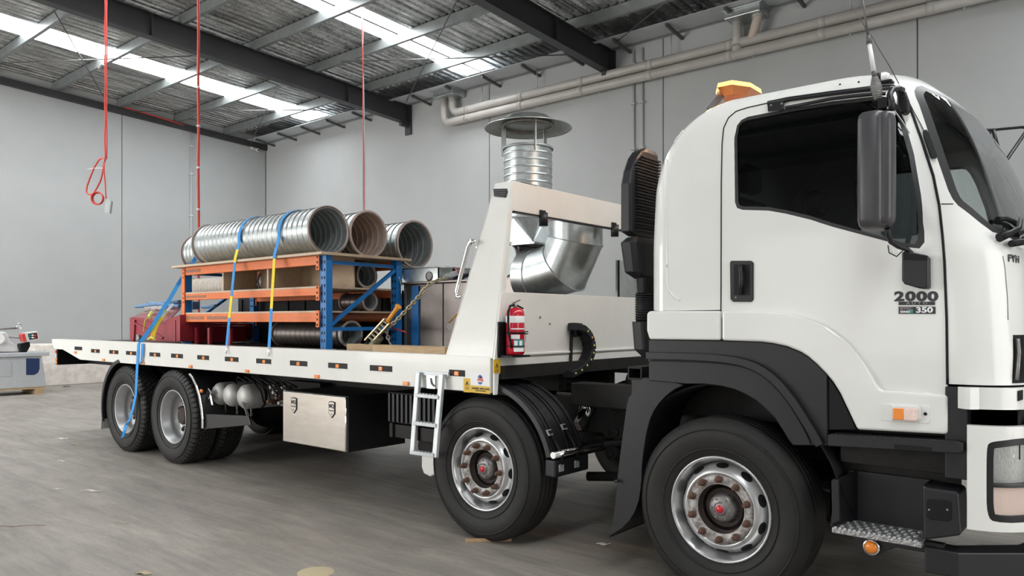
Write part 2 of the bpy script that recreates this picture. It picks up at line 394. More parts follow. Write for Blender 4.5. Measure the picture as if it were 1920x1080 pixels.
# cross bracing rods under the purlins
def zb(y): return roofz(y, 7.02)
def under_roof(px, py):          # where the line of sight meets the plane of the rods under the purlins
    r = ray(px, py); k = (7.02+.0507*YB-CAMZ)/(r.z+.0507*r.y); return O+r*k
for a, b in [((-40, 119.5), (362, 105)), ((100, 18), (196, 184)), ((228, 209), (770, 205)), ((640, 115.5), (1090, 102)), ((860, -6), (762, 190)), ((1262, -8), (1152, 82)), ((-30, 60), (-90, 200))]:
    MB().tube([under_roof(*a), under_roof(*b)], .011, 6).build('bracing_rod', rodm, rf)
q = under_roof(481, 145); MB().tube([q, (q.x-.05, q.y+.6, q.z-.03), (XL+.12, 12.6, 7.0)], .011, 6).build('bracing_rod', rodm, rf)
# short stays from purlin to rafter
for x in (-14.5, -8.4):
    for y in (11.78, 8.72, 5.62, 2.52):
        MB().beam((x-.08, y, zw+.0507*(YB-y)+.02), (x-.55, y, roofz(y)-.18), .04, .006, (0, 1, 0)).build('fly_brace', charc, rf)
# down pipes and waste pipes along the back wall
def arc3(c, a, b, r, n=6):
    """quarter bend: centre c, from c+a*r to c+b*r"""
    c = Vector(c); a = Vector(a); b = Vector(b)
    return [c+a*r*cos(pi/2*i/n)+b*r*sin(pi/2*i/n) for i in range(n+1)]
def waste(label, yy, z, x0, box_x, rod=True):
    t = thing('waste_pipe', label, 'pipe', (x0, yy, z), 'pipes along the back wall')
    run = [(box_x, yy, 6.96), (box_x, yy, z+.24)]
    pts = [(box_x, yy, 6.98)] + arc3((box_x+.18, yy, z+.18), (-1, 0, 0), (0, 0, -1), .18) + [(XR, yy, z)]
    MB().tube(pts, .09, 14).build('pipe_run', pvc, t)
    k = 0; x = x0+.5
    while x < -2:
        MB().cyl((x, yy, z), (x+.12, yy, z), .097, 14).build('pipe_collar', pvc, t)
        (MB().tube([(x+.5, yy, z+.08), (x+.5, yy, 7.07)], .012, 6) if rod else MB().tube([(x+.5, yy, z-.13), (x+.5, yy, z-.09)], .012, 6)).build('hanger', alum, t)
        x += 1.62
    return t
waste('upper grey plastic pipe of the pair along the back wall', 13.0, 6.56, -12.8, -12.75)
waste('lower grey plastic pipe of the pair along the back wall', 12.98, 6.355, -12.8, -13.02, False)
def sump(label, x, n):
    t = thing('rainwater_sump', label, 'box', (x, 12.95, 6.9), 'sheet metal boxes under the gutter')
    MB().box(x-.3, x+.35, 12.72, 13.18, 6.93, 7.06).build('box_body', galv, t, bevel=.01)
    MB().box(x-.34, x+.39, 12.68, 13.19, 7.06, 7.08).build('lip', galv, t)
sump('small metal box above the left end of the grey pipes', -12.85, 0)
sump('metal box above the grey pipes, nearer the cab', -5.45, 1)
t = thing('down_pipe', 'straight short grey pipe under the metal box above the cab', 'pipe', (-5.62, 13.0, 6.6))
MB().cyl((-5.62, 12.98, 6.4), (-5.62, 12.98, 6.97), .085, 14).build('pipe_length', pvc, t)
MB().cyl((-5.62, 12.98, 6.42), (-5.62, 12.98, 6.52), .095, 14).build('pipe_collar', pvc, t)
t = thing('down_pipe', 'kinked short grey pipe under the metal box above the cab', 'pipe', (-5.25, 13.0, 6.6))
MB().tube([(-5.22, 12.92, 6.97), (-5.22, 12.92, 6.86), (-5.28, 12.95, 6.72), (-5.33, 12.98, 6.62), (-5.34, 12.98, 6.56)], .082, 14).build('pipe_length', mat('stained_pvc', (.58, .44, .34), .5, var=(.5, .47, .44), scale=8), t)
MB().cyl((-5.22, 12.92, 6.9), (-5.22, 12.92, 6.975), .095, 14).build('pipe_collar', pvc, t)
for i, (x, nm) in enumerate([(-7.86, 'left of the two thin conduits down the back wall beside the air intake'), (-7.66, 'right of the two thin conduits down the back wall beside the air intake')]):
    t = thing('wall_conduit', nm, 'conduit', (x, 13.1, 1), 'conduits on the back wall')
    MB().tube([(x, 13.17, 1.0), (x, 13.17, 7.0)], .02, 8).build('conduit_pipe', greyp, t)
    for z in (5.0, 5.9, 6.7): MB().box(x-.05, x+.05, 13.12, 13.19, z, z+.03).build('saddle', pvc, t)
t = thing('wall_conduit', 'thin vertical conduit with clips on the left end wall', 'conduit', (XL+.03, 10.77, 1.2))
MB().tube([(XL+.03, 10.77, .3), (XL+.03, 10.77, 7.0)], .018, 8).build('conduit_pipe', greyp, t)
for z in (2.2, 3.4, 4.6, 5.8, 6.6): MB().box(XL+.005, XL+.06, 10.72, 10.82, z, z+.03).build('saddle', whitem, t)
MB().tube([(XL+.05, 10.77, 7.0), (XL+.06, 10.7, 7.15), (XL+.12, 10.3, 7.18), (XL+.14, 9.6, 7.24), (XL+.14, 8.9, 7.30), (XL+.12, 8.72, 7.40)], .018, 6).build('red_cable', redh, t)
# security camera in the far corner
t = thing('security_camera', 'small white camera on the end wall near the corner', 'camera', (XL+.05, 12.84, 6.8))
MB().box(XL+.001, XL+.04, 12.78, 12.92, 6.84, 6.96).build('mount', whitem, t, bevel=.01)
MB().ball((XL+.08, 12.88, 6.86), .055).build('camera_dome', whitem, t)
MB().ball((XL+.12, 12.87, 6.85), .028).build('lens', blackd, t)
MB().box(XL+.001, XL+.06, 12.66, 12.76, 6.86, 6.95).build('junction_box', whitem, t, bevel=.01)
# ================================================================ hanging air hoses
def wob(x, y, z0, z1, n=24, a=.012, ph=0):
    return [(x+a*sin(i*1.3+ph), y+a*cos(i*.9+ph), z0+(z1-z0)*i/n) for i in range(n+1)]
p = atY(197, 300, 5.0); hx, hy = p.x, p.y
t = thing('air_hose', 'red air hose hanging with a looped coil and grey bracket', 'hose', (hx, hy, 2.4), 'red hoses hanging from the roof')
def hp(px, py): return atY(px, py, hy)
top = hp(197, -120); 
MB().tube([(hp(197, y).x+.012*sin(y*.09), hy, hp(197, y).z) for y in range(-110, 301, 12)], .0105, 8).build('hose', redh, t)
MB().tube([(hp(198.5, y).x+.006*sin(y*.07+2), hy+.012, hp(199, y).z) for y in range(-110, 301, 12)], .0105, 8).build('hose', redh, t)
lp = [(197, 300), (192, 296), (186, 299), (178, 312), (170, 330), (163, 350), (162, 360), (166, 365), (174, 364), (182, 352), (189, 338), (193, 320), (195, 305)]
MB().tube([hp(*q) for q in lp], .013, 8, closed=True).build('hose_loop', redh, t)
MB().tube([hp(196, 300), hp(195, 320), hp(197, 340), hp(198, 360), hp(199, 374)], .0105, 8).build('hose_end', redh, t)
cc = hp(183, 372)
for k in range(3):
    MB().tube([cc+Vector((cos(a)*.071*(1-.04*k)-.64*(.02*k-.02), cos(a)*.060*(1-.04*k)+.76*(.02*k-.02), sin(a)*.10*(1-.05*k))) for a in [2*pi*i/24 for i in range(24)]], .011, 8, closed=True).build('coil_turn', redh, t)
MB().tube([hp(163, 318), hp(172, 316), hp(186, 315), hp(194, 316)], .006, 6).build('cable_tie', whitem, t)
q = hp(202, 386)
RB_ = Matrix.Rotation(radians(40), 3, 'Z') @ Matrix.Rotation(radians(8), 3, 'Y')
MB().obox(q, (.08, .008, .22), RB_).obox(q+RB_ @ Vector((.044, .024, -.016)), (.006, .05, .19), RB_).build('bracket_plate', galvd, t, label='grey folded bracket plate')
q = hp(192, 122)
MB().tube([q+Vector((-.14, 0, -.02)), q+Vector((-.04, 0, .03)), q+Vector((.05, 0, .0)), q+Vector((.1, 0, -.03))], .014, 6).build('roof_hook', whitem, t)
hy2 = 5.9
t = thing('air_hose', 'thickest red hose hanging straight down behind the ducts', 'hose', tuple(atY(372, 450, hy2)), 'red hoses hanging from the roof')
hx2 = atY(372, 300, hy2).x
MB().tube([(hx2+.006*sin(i*1.1), hy2, 1.4+i*.25) for i in range(25)], .021, 8).build('hose', redh, t)
for z in (3.3, 3.95, 4.6, 5.2): MB().cyl((hx2, hy2, z), (hx2, hy2, z+.03), .027, 8).build('cable_tie', whitem, t)
hy3 = 9.3
t = thing('air_hose', 'thinnest red hose hanging in front of the back wall', 'hose', tuple(atY(682, 380, hy3)), 'red hoses hanging from the roof')
h3 = lambda x, y: atY(x, y, hy3)
MB().tube([h3(676, 0), h3(678, 12), h3(679, 60), h3(681, 120), h3(681, 200), h3(682, 300), h3(683, 385), h3(683, 440)], .012, 8).build('hose', redh, t)
MB().tube([h3(679, 30), h3(681, 60), h3(680, 100), h3(682, 160), h3(684, 300), h3(684, 430)], .008, 6).build('cable', greyp, t)
# ================================================================ the truck
TY = 4.0            # near side of the truck
YC = 5.22           # centre line
TR = thing('tilt_tray_truck', 'white cab-over tilt tray truck carrying ducts and a rack', 'truck', (-4.5, YC, 0))
# ---------------- wheels
def wheel_parts(parent, c, kind, side=-1):
    """c = centre of the outer rim flange plane; side -1 faces the camera"""
    w = node('wheel', parent, c); cx, cy, cz = c; A = (0, -side, 0)   # A points inward
    R = .52; W = .28
    def L(mb, prof, n=48, **k): return mb.lathe(prof, c, A, n, **k)
    # tyre profile (r, depth inward), flange plane at depth 0
    prof = [(.292, .012), (.300, -.004), (.335, -.022), (.39, -.038), (.44, -.040), (.475, -.028), (.495, -.010), (.507, .004)]
    if kind == 'steer':
        prof += [(.517, .016)]
        for g in (.046, .092, .138, .184):
            prof += [(.521, g-.006), (.508, g-.003), (.508, g+.005), (.521, g+.008)]
        prof += [(.517, .216)]
    else: prof += [(.506, .012), (.506, .218)]
    prof += [(.507, .228), (.495, .242), (.475, .258), (.44, .268), (.39, .266), (.335, .25), (.300, .232), (.292, .216)]
    L(MB(), prof, 64).build('tyre', rubber, w)
    for rr, d in ((.345, -.027), (.455, -.0385)):
        L(MB(), [(rr-.004, d), (rr-.004, d-.004), (rr+.004, d-.004), (rr+.004, d)], 64).build('sidewall_ring', rubber, w)
    if kind != 'steer':
        tb = MB(); nb = 56
        for row in range(6):
            y0 = .008+row*.0365
            for k in range(nb):
                a = 2*pi*(k+(.5 if row % 2 else 0))/nb; da = 2*pi/nb*.40; sk = .02
                V = []
                for rr in (.500, .5215):
                    for aa, yy in ((a-da, y0), (a+da, y0+.004), (a+da+sk, y0+.031), (a-da+sk, y0+.028)):
                        V.append((cx+cos(aa)*rr, cy-side*yy, cz+sin(aa)*rr))
                tb.add(V, [(4, 5, 6, 7), (0, 1, 5, 4), (1, 2, 6, 5), (2, 3, 7, 6), (3, 0, 4, 7)])
        for k in range(nb):     # shoulder lugs
            a = 2*pi*k/nb; da = 2*pi/nb*.36; V = []
            for rr, yy in ((.475, -.030), (.512, -.004), (.521, .010)):
                for aa in (a-da, a+da): V.append((cx+cos(aa)*rr, cy-side*yy, cz+sin(aa)*rr))
            for rr, yy in ((.470, -.022), (.500, .004), (.505, .012)):
                for aa in (a-da, a+da): V.append((cx+cos(aa)*rr, cy-side*yy, cz+sin(aa)*rr))
            tb.add(V, [(0, 1, 3, 2), (2, 3, 5, 4), (0, 2, 8, 6), (2, 4, 10, 8), (1, 3, 9, 7), (3, 5, 11, 9)])
        tb.build('tread_blocks', rubberd, w, kind='stuff')
    if kind == 'steer':
        L(MB(), [(.300, .004), (.302, -.006), (.296, -.012), (.286, -.006), (.282, .010), (.270, .03), (.262, .07), (.262, .20), (.29, .23)], 64).build('rim', silver, w)
        # dished disc with hand holes : ring of segments with gaps
        d = MB(); nh = 10; n = 120
        def rp(r_, a, dep): return (cx+cos(a)*r_, cy-side*dep, cz+sin(a)*r_)
        prof2 = [(.262, .085), (.254, .060), (.243, .035), (.229, .014), (.216, .003), (.204, -.003), (.198, .002), (.195, .010), (.140, .012)]
        V = []; F = []
        for i, (r_, dep) in enumerate(prof2):
            for k in range(n): V.append(rp(r_, 2*pi*k/n, dep))
        for i in range(len(prof2)-1):
            for k in range(n):
                F.append((i*n+k, i*n+(k+1) % n, (i+1)*n+(k+1) % n, (i+1)*n+k))
        d.add(V, F, True); d.build('disc', silver, w)
        for k in range(nh):
            a = 2*pi*(k+.5)/nh; q = Vector(rp(.2435, a, .037)); er_ = Vector((cos(a), 0, sin(a))); et_ = Vector((-sin(a), 0, cos(a))); e1 = (Vector(rp(.254, a, .060))-Vector(rp(.229, a, .014))).normalized()
            n1 = e1.cross(et_); n1 = n1 if n1.y*side > 0 else -n1
            ov = [q+e1*cos(t_)*.024+et_*sin(t_)*.037 for t_ in [2*pi*j/16 for j in range(16)]]
            MB().add([p+n1*.0015 for p in ov]+[p-n1*.01 for p in ov], [tuple(range(16))]+[(j, (j+1) % 16, 16+(j+1) % 16, 16+j) for j in range(16)]).build('hand_hole', blackd, w)
        L(MB(), [(.262, .10), (.20, .075), (.19, .06), (.11, .06)], 48).build('drum', blackd, w)
        L(MB(), [(.194, .010), (.192, .003), (.150, .003), (.143, .012)], 48).build('nut_ring', dirty, w)
        L(MB(), [(.144, .010), (.140, .045), (.130, .06), (.0, .06)], 48).build('hub_recess', mat('hub_recess_rust', (.05, .035, .03), .8, var=(.025, .02, .018), scale=20) if 'hub_recess_rust' not in bpy.data.materials else bpy.data.materials['hub_recess_rust'], w)
        for k in range(10):
            a = 2*pi*(k+.5)/10; q = Vector(rp(.171, a, -.002)); n_ = Vector((0, side, 0))
            MB().cyl(q, q+n_*.012, .021, 10).lathe([(.0165, .012), (.016, .038), (.012, .04), (0, .04)], q, n_, 6, sm=False).cyl(q+n_*.038, q+n_*.052, .009, 8).build('wheel_nut', rust, w)
        n_ = (0, side, 0)
        MB().lathe([(.084, -.06), (.080, -.035), (.066, -.020), (.045, -.014), (.034, -.012), (.034, -.004), (.026, .0), (0, .0)], c, n_, 32).build('hub', hubsteel, w)
        for k in range(6):
            a = 2*pi*k/6; q = Vector(rp(.058, a, .020)); MB().lathe([(.006, 0), (.006, .010), (0, .01)], q, n_, 6, sm=False).build('hub_bolt', hubsteel, w)
        MB().lathe([(.023, .0005), (.020, .007), (0, .008)], c, n_, 20).build('hub_cap', redx, w, label='red hub cap')
    else:
        L(MB(), [(.300, .004), (.302, -.006), (.296, -.012), (.288, -.008), (.282, .012), (.274, .02), (.268, .05), (.258, .060), (.252, .10), (.256, .13), (.232, .150), (.222, .165), (.20, .172), (.09, .172)], 64).build('rim', alloy, w)
        for k in range(10):
            a = 2*pi*(k+.5)/10
            q = Vector((cx+cos(a)*.205, cy-side*.165, cz+sin(a)*.205)); n_ = Vector((0, side, 0))
            MB().lathe([(.021, 0), (.021, .010), (.0, .010)], q, n_, 12).build('hand_hole', blackd, w)
            q = Vector((cx+cos(a+.3)*.1425, cy-side*.17, cz+sin(a+.3)*.1425))
            MB().cyl(q, q+n_*.035, .017, 6, sm=False).cyl(q+n_*.03, q+n_*.05, .009, 8).build('wheel_nut', rust, w)
        MB().lathe([(.10, -.172), (.098, -.10), (.088, -.085), (.06, -.08), (0, -.08)], c, (0, side, 0), 32).build('hub', bpy.data.materials['hub_recess_rust'], w)
    return w
WX = [-1.852, -3.664, -8.293, -9.50]
ZW = .515
w1 = wheel_parts(TR, (WX[0], 4.04, ZW), 'steer')
w2 = dup(w1, TR, (WX[1]-WX[0], 0, 0)); w2.rotation_euler = (0, radians(20), 0)
w3 = wheel_parts(TR, (WX[2], 4.04, ZW), 'drive')
w4 = dup(w3, TR, (WX[3]-WX[2], 0, 0)); w4.rotation_euler = (0, radians(13), 0)
def inner(x, y0, side):
    c = (x, y0, ZW); w = node('inner_wheel', TR, c); A = (0, -side, 0)
    return w
w3i = dup(w3, TR, (0, .33, 0)); w4i = dup(w3, TR, (WX[3]-WX[2], .33, 0))
for w, x in ((w1, WX[0]), (w1, WX[1])):
    o = dup(w, TR); o.location = Vector((x, 2*YC-4.04, ZW))-WL[TR.name]; o.rotation_euler = (0, 0, pi)
for x in WX[2:]:
    for yy in (2*YC-4.04, 2*YC-4.37):
        o = dup(w3, TR); o.location = Vector((x, yy, ZW))-WL[TR.name]; o.rotation_euler = (0, 0, pi)
# ---------------- chassis
for s in (-1, 1):
    y = YC+s*.42
    MB().box(-11.5, -1.0, y-.04, y+.04, .74, 1.0).build('chassis_rail', chass, TR, bevel=.01)
for x in (-10.8, -8.9, -7.2, -6.0, -4.6, -2.9, -1.2):
    MB().box(x-.05, x+.05, YC-.42, YC+.42, .80, .95).build('cross_member', chass, TR)
for x in WX:
    MB().cyl((x, YC-.9, ZW), (x, YC+.9, ZW), .07, 12).build('axle', chass, TR)
for x in WX[2:]:
    MB().ball((x, YC, ZW), .24, 16, 10, (.9, 1, 1)).build('differential', chass, TR)
for x in WX[:2]:
    for s in (-1, 1):
        MB().tube([(x-.8, YC+s*.42, .72), (x-.35, YC+s*.42, .60), (x, YC+s*.42, .585), (x+.35, YC+s*.42, .60), (x+.8, YC+s*.42, .72)], .04, 6).build('leaf_spring', chass, TR)
MB().cyl((-8.1, YC, .62), (-3.2, YC, .78), .06, 12).build('drive_shaft', chass, TR)
MB().box(-3.0, -1.0, YC-.35, YC+.35, .52, 1.2).build('engine_block', chass, TR, bevel=.05)
MB().box(-2.4, -1.35, 4.45, YC+.9, .98, 1.25).build('engine_tunnel', chass, TR)
# tilt frame over the chassis
for s in (-1, 1):
    y = YC+s*.36
    MB().box(-11.6, -3.55, y-.05, y+.05, 1.03, 1.2).build('tilt_frame_rail', chass, TR)
# ---------------- deck
RT, RB = 1.325, 1.07
XD0, XD1 = -11.79, -3.55
deck = MB()
deck.box(-11.72, XD1, TY+.03, 2*YC-TY-.03, 1.262, 1.30)
deck.build('deck_plate', chass, TR)
for i in range(17):
    x = -11.5+i*.5
    MB().box(x-.03, x+.03, TY+.06, 2*YC-TY-.06, 1.17, 1.262).build('deck_bearer', chass, TR)
def rail(y0, y1):
    pl = [(XD1, RB), (XD1, RT), (XD0, RT-.0), (XD0+.02, RT-.06), (-11.70, 1.19), (-11.39, 1.19), (-10.80, RB)]
    mb = MB().prism(pl, 'Y', y0, y1); return mb.build('side_rail', white2, TR, bevel=.006)
rl = rail(TY, TY+.035); rail(2*YC-TY-.035, 2*YC-TY)
MB().box(-11.76, XD1, TY, TY+.12, RT-.008, RT+.004).build('rail_cap', white2, TR, bevel=.003)
slots = [(147, 653, 14), (179, 655.5, 16), (213.5, 658.5, 17), (246, 661, 19), (290.5, 664.5, 20), (332, 668, 22), (381, 671.5, 22), (434.5, 675, 25.5), (494.5, 679, 28), (560, 684, 32.5), (633.5, 688.5, 36), (714.5, 693.5, 42), (857, 704, 30)]
for px, py, w in slots:
    a = atY(px-w/2, py, TY).x; b = atY(px+w/2, py, TY).x; z = 1.1975
    if px < 160: z += .02
    h = .024; t_ = .006
    fr = MB(); fr.box(a, b, TY-.003, TY+.01, z-h, z+h); o = fr.build('tie_down_slot', blackd, TR, bevel=.002, seg=1)
    m_ = (a+b)/2 + (.012 if px < 500 else .0)
    if px != 147: MB().box(m_-.022, m_+.022, TY-.009, TY, z-.018, z+.014).build('marker_lamp', amber, TR, bevel=.004)
    MB().box(a, b, TY-.005, TY, z-h-.003, z-h+.002).build('slot_lip', white2, TR)
for px, py in [(142, 661), (195, 670), (269, 679), (358, 686), (464, 696), (595, 707), (762, 720.5)]:
    p = atY(px, py, TY); z = 1.092 if px > 150 else p.z
    MB().box(p.x-.03, p.x+.03, TY-.014, TY, z-.014, z+.016).build('reflector', amber, TR, bevel=.003)
# tail under the deck
MB().prism([(-11.74, .97), (-11.74, 1.19), (-11.4, 1.19), (-10.9, RB), (-10.2, RB), (-10.2, .97)], 'Y', 4.45, 6.0).build('tail_box', blackd, TR)
MB().box(-11.75, -11.71, 4.05, 6.4, .965, 1.20).build('tail_board', blackd, TR)
for z, m_ in ((1.15, redl), (1.04, amber), (.99, amber)):
    MB().lathe([(.022, 0), (.018, .012), (0, .014)], (-11.735, 4.045, z), (0, -1, 0), 14).build('tail_lamp', m_, TR)
# ---------------- headboard
HX = -3.53
hb = node('headboard', TR, (HX, YC, 1.3))
sp = [atY(835, 668, TY), atY(925, 344, TY+.19), atY(961, 339, TY+.21), atY(921, 672, TY)]
sp[0].z = RT-.01; sp[3].z = RT-.01; sp[3].x = HX; sp[2].x = HX; sp[2].y = TY+.21; sp[1].z = sp[2].z; sp[1].y = TY+.21
def slab(pts, d, name, m, parent, bevel=0):
    pts = [Vector(p) for p in pts]; n = len(pts); d = Vector(d)
    return MB().add(pts+[p+d for p in pts], [tuple(range(n)), tuple(range(2*n-1, n-1, -1))]+[(i, (i+1) % n, n+(i+1) % n, n+i) for i in range(n)]).build(name, m, parent, bevel=bevel)
slab(sp, (0, .03, 0), 'side_plate', white2, hb, .004)
far = [Vector((p.x, 2*YC-p.y, p.z)) for p in sp]
slab(far, (0, -.03, 0), 'side_plate', white2, hb, .004)
ZT = sp[2].z
# rear face of the tapered pillar
slab([sp[0], sp[1], sp[1]+Vector((0, .12, 0)), sp[0]+Vector((0, .2, 0))], (.012, 0, 0), 'pillar_back', white2, hb)
# front frame: pillar strips, crossbar, lower plate
zc0 = atX(963, 396, HX).z; zl = atX(985, 549, HX).z; zb_ = 1.206
def ypil(z): return TY+.21*(z-RT)/(ZT-RT)
for s in (0, 1):
    f = (lambda y: y) if s == 0 else (lambda y: 2*YC-y)
    poly = [(f(TY), RT-.03), (f(ypil(zl)), zl), (f(ypil(ZT)), ZT), (f(ypil(ZT)+.035), ZT), (f(ypil(zc0)+.03), zc0), (f(ypil(zl)+.055), zl), (f(TY+.14), RT-.03)]
    MB().prism(poly, 'X', HX, HX+.012).build('pillar_front', white2, hb, bevel=.003)
cb = MB().prism([(TY+.21, ZT), (2*YC-TY-.21, ZT), (2*YC-TY-.19, zc0), (TY+.20, zc0)], 'X', HX, HX+.014); cb.build('crossbar', white2, hb, bevel=.003)
MB().box(HX-.16, HX, TY+.22, 2*YC-TY-.22, ZT-.012, ZT).build('crossbar_top', white2, hb)
MB().box(HX-.02, HX+.02, TY+.22, 2*YC-TY-.22, zc0-.012, zc0).build('crossbar_lip', blackp, hb)
MB().prism([(TY+.0, 1.06), (TY+.0, RT-.02), (ypil(zl), zl), (2*YC-ypil(zl), zl), (2*YC-TY, RT-.02), (2*YC-TY, 1.206), (TY+.05, 1.206), (TY+.035, 1.06)], 'X', HX+.001, HX+.018).build('lower_plate', white2, hb, bevel=.003)
MB().box(HX+.012, HX+.03, TY+.25, 2*YC-TY-.1, 1.325, 1.345).build('plate_fold', white2, hb, bevel=.006)
for py_, pz in ((4.52, 1.61), (4.64, 1.56)):
    MB().lathe([(.008, 0), (.006, .008), (0, .009)], (HX+.018, py_, pz), (1, 0, 0), 8).build('bolt', hubsteel, hb)
# lamp recess in the side plate and camera slot on the crossbar
q = [(925, 354), (950, 353.5), (951, 360), (948, 370.5), (926, 368)]
def ysp(z): return TY+.21*max(0, (z-RT)/(ZT-RT))
def onsp(px, py, off=.002):
    Y = TY+.19
    for _ in range(6): Y = ysp(atY(px, py, Y).z)
    return atY(px, py, Y-off)
slab([onsp(*p, .006) for p in q], (0, .012, 0), 'work_lamp', blackp, hb)
for k in range(3): slab([onsp(928, 357.5+k*4, .012), onsp(947, 357+k*4, .012), onsp(947, 358+k*4, .012), onsp(928, 358.5+k*4, .012)], (0, .004, 0), 'lamp_fin', rodm, hb)
a = atX(976, 341, HX-.02); MB().box(HX-.1, HX-.01, a.y, a.y+.19, ZT-.002, ZT+.012).build('crossbar_slot', blackp, hb)
for px, py in ((1015, 412), (1149, 433)):
    p = atX(px, py, HX+.01)
    MB().cyl((HX+.03, p.y, p.z+.05), (HX+.03, p.y, p.z-.05), .034, 14).box(HX, HX+.03, p.y-.03, p.y+.03, p.z+.03, p.z+.07).build('hanging_lamp', blackp, hb)
# grab handle behind the pillar
gp = [atY(893, 454, 4.10), atY(884, 452, 4.10), atY(878, 462, 4.10), atY(856, 545, 4.10), atY(858, 556, 4.10), atY(866, 560, 4.10)]
MB().tube(gp, .017, 10).build('grab_handle', chrome, hb)
# stickers on the tray corner
def sticker(pts, Y, m, name='sticker', parent=TR, th=.002):
    return slab([atY(a, b, Y-th) for a, b in pts], (0, th, 0), name, m, parent)
sticker([(869, 709), (882, 710), (882, 736), (869, 735)], TY, yellow)
sticker([(882, 722.5), (919, 725.5), (919, 739), (882, 735.5)], TY-.001, yellow)
sticker([(882, 698), (918, 700), (918, 724.5), (882, 722)], TY-.001, whites)
slab([atX(925, 674, HX+.022), atX(938, 673.5, HX+.022), atX(938, 699, HX+.022), atX(925, 700, HX+.022)], (.002, 0, 0), 'sticker', yellow, TR)
def text3d(s_, size, M, m, name, parent, ext=.0008, sx=1.0, align='CENTER', bold=0):
    cu = bpy.data.curves.new(name, 'FONT'); cu.body = s_; cu.size = size; cu.extrude = ext; cu.align_x = align; cu.align_y = 'CENTER'; cu.offset = bold
    cu.resolution_u = 3
    to = bpy.data.objects.new('tmp', cu); C.objects.link(to)
    dg = bpy.context.evaluated_depsgraph_get(); me = bpy.data.meshes.new_from_object(to.evaluated_get(dg)); bpy.data.objects.remove(to)
    me.transform(Matrix.Diagonal((sx, 1, 1, 1))); me.transform(M.to_3x3().to_4x4()); me.materials.clear(); me.materials.append(m)
    o = bpy.data.objects.new(name, me); C.objects.link(o); loc = M.translation; WL[o.name] = loc.copy(); o.parent = parent; o.location = loc-WL[parent.name]
    return o
def frame(loc, right, up):
    r_ = Vector(right).normalized(); u_ = Vector(up).normalized(); n_ = r_.cross(u_).normalized(); u_ = n_.cross(r_)
    M = Matrix((r_, u_, n_)).transposed().to_4x4(); M.translation = Vector(loc); return M
def sideM(px, py, Y): return frame(atY(px, py, Y), (1, 0, 0), (0, 0, 1))
text3d('DANGER  KEEP CLEAR', .017, sideM(901, 729, TY-.0045), blacks, 'lettering', TR, bold=.0004)
text3d('MOVING MACHINERY', .010, sideM(901, 733, TY-.0045), blacks, 'lettering', TR)
def tri_sign(c, w, ax):
    c = Vector(c); r_ = Vector((1, 0, 0)) if ax == 'Y' else Vector((0, 1, 0)); n_ = Vector((0, -1, 0)) if ax == 'Y' else Vector((1, 0, 0)); u_ = Vector((0, 0, 1))
    P = [c-r_*w*.5, c+r_*w*.5, c+u_*w*.9]; Q = [c-r_*w*.33+u_*.10*w, c+r_*w*.33+u_*.10*w, c+u_*w*.66]
    MB().add(P+Q+[p+n_*.001 for p in P+Q], [(6, 7, 10, 9), (7, 8, 11, 10), (8, 6, 9, 11)]).build('warning_triangle', blacks, TR)
    MB().tube([c+u_*w*.2+n_*.001, c+u_*w*.5+n_*.001], .0035, 5).build('warning_mark', blacks, TR)
    for k in range(3):
        a_ = c-r_*w*.5-u_*(.012+.009*k); b_ = c+r_*w*.5-u_*(.012+.009*k); MB().tube([a_+n_*.0004, b_+n_*.0004], .0015, 4).build('print_line', blacks, TR)
tri_sign(atY(875.5, 722, TY-.003), .036, 'Y'); tri_sign(atX(931.5, 689, HX+.0245), .038, 'X')
# round company emblem: blue cap, red and white band, blue base
ec = atY(900, 712, TY-.005)
def disc_part(pts, m): MB().prism([(ec.x+a*.033, ec.z+b*.035) for a, b in pts], 'Y', TY-.0042, TY-.0036).build('emblem', m, TR)
disc_part([(cos(a)*.8, sin(a)) for a in [pi*.12+i*pi*.76/8 for i in range(9)]], blues)
disc_part([(-.8, .1), (-.25, .35), (.1, .7), (.8, .15), (.95, -.1), (.9, -.35), (-.9, -.2)], reds)
disc_part([(cos(a)*.8, sin(a)) for a in [-pi*.15-i*pi*.7/8 for i in range(9)]], blues)
# ---------------- ladder
ld = node('side_ladder', TR, atY(800, 780, 3.93))
def lp(px, py, t): return atY(px, py, TY-.03-.10*t)
LT = [atY(785, 698, 3.965), atY(829, 702, 3.965)]; LBt = [atY(774, 852, 3.90), atY(816, 858, 3.90)]
for a, b in zip(LT, LBt): MB().beam(a, b, .028, .045, (1, 0, 0)).build('stile', alum, ld, bevel=.004)
for t_ in (.28, .62, .975):
    a = LT[0].lerp(LBt[0], t_); b = LT[1].lerp(LBt[1], t_)
    MB().beam(a, b, .045, .026).build('rung', alum, ld, bevel=.003)
    for k in range(7):
        q = a.lerp(b, (k+.5)/7); MB().obox(q+Vector((0, 0, .015)), (.018, .04, .006)).build('rung_tooth', alum, ld)
MB().box(LT[0].x-.05, LT[1].x+.05, TY-.022, TY, 1.17, 1.20).build('hook_bar', alum, ld)
MB().box(LT[0].x+.06, LT[1].x-.1, TY-.012, TY, 1.07, 1.19).build('latch_plate', galv, ld)
MB().tube([(LT[0].x+.11, TY-.015, 1.15), (LT[0].x+.12, TY-.02, 1.11), (LT[0].x+.15, TY-.018, 1.09)], .006, 6).build('latch', hubsteel, ld)
# white guard behind the ladder
gq = [atY(790, 852, 4.1), atY(817, 848, 4.1), atY(819, 870, 4.1), atY(817, 888, 4.1), atY(806, 894, 4.1), atY(794, 888, 4.1), atY(790, 876, 4.1)]
slab(gq, (0, .25, 0), 'splash_guard', white2, TR, .01)
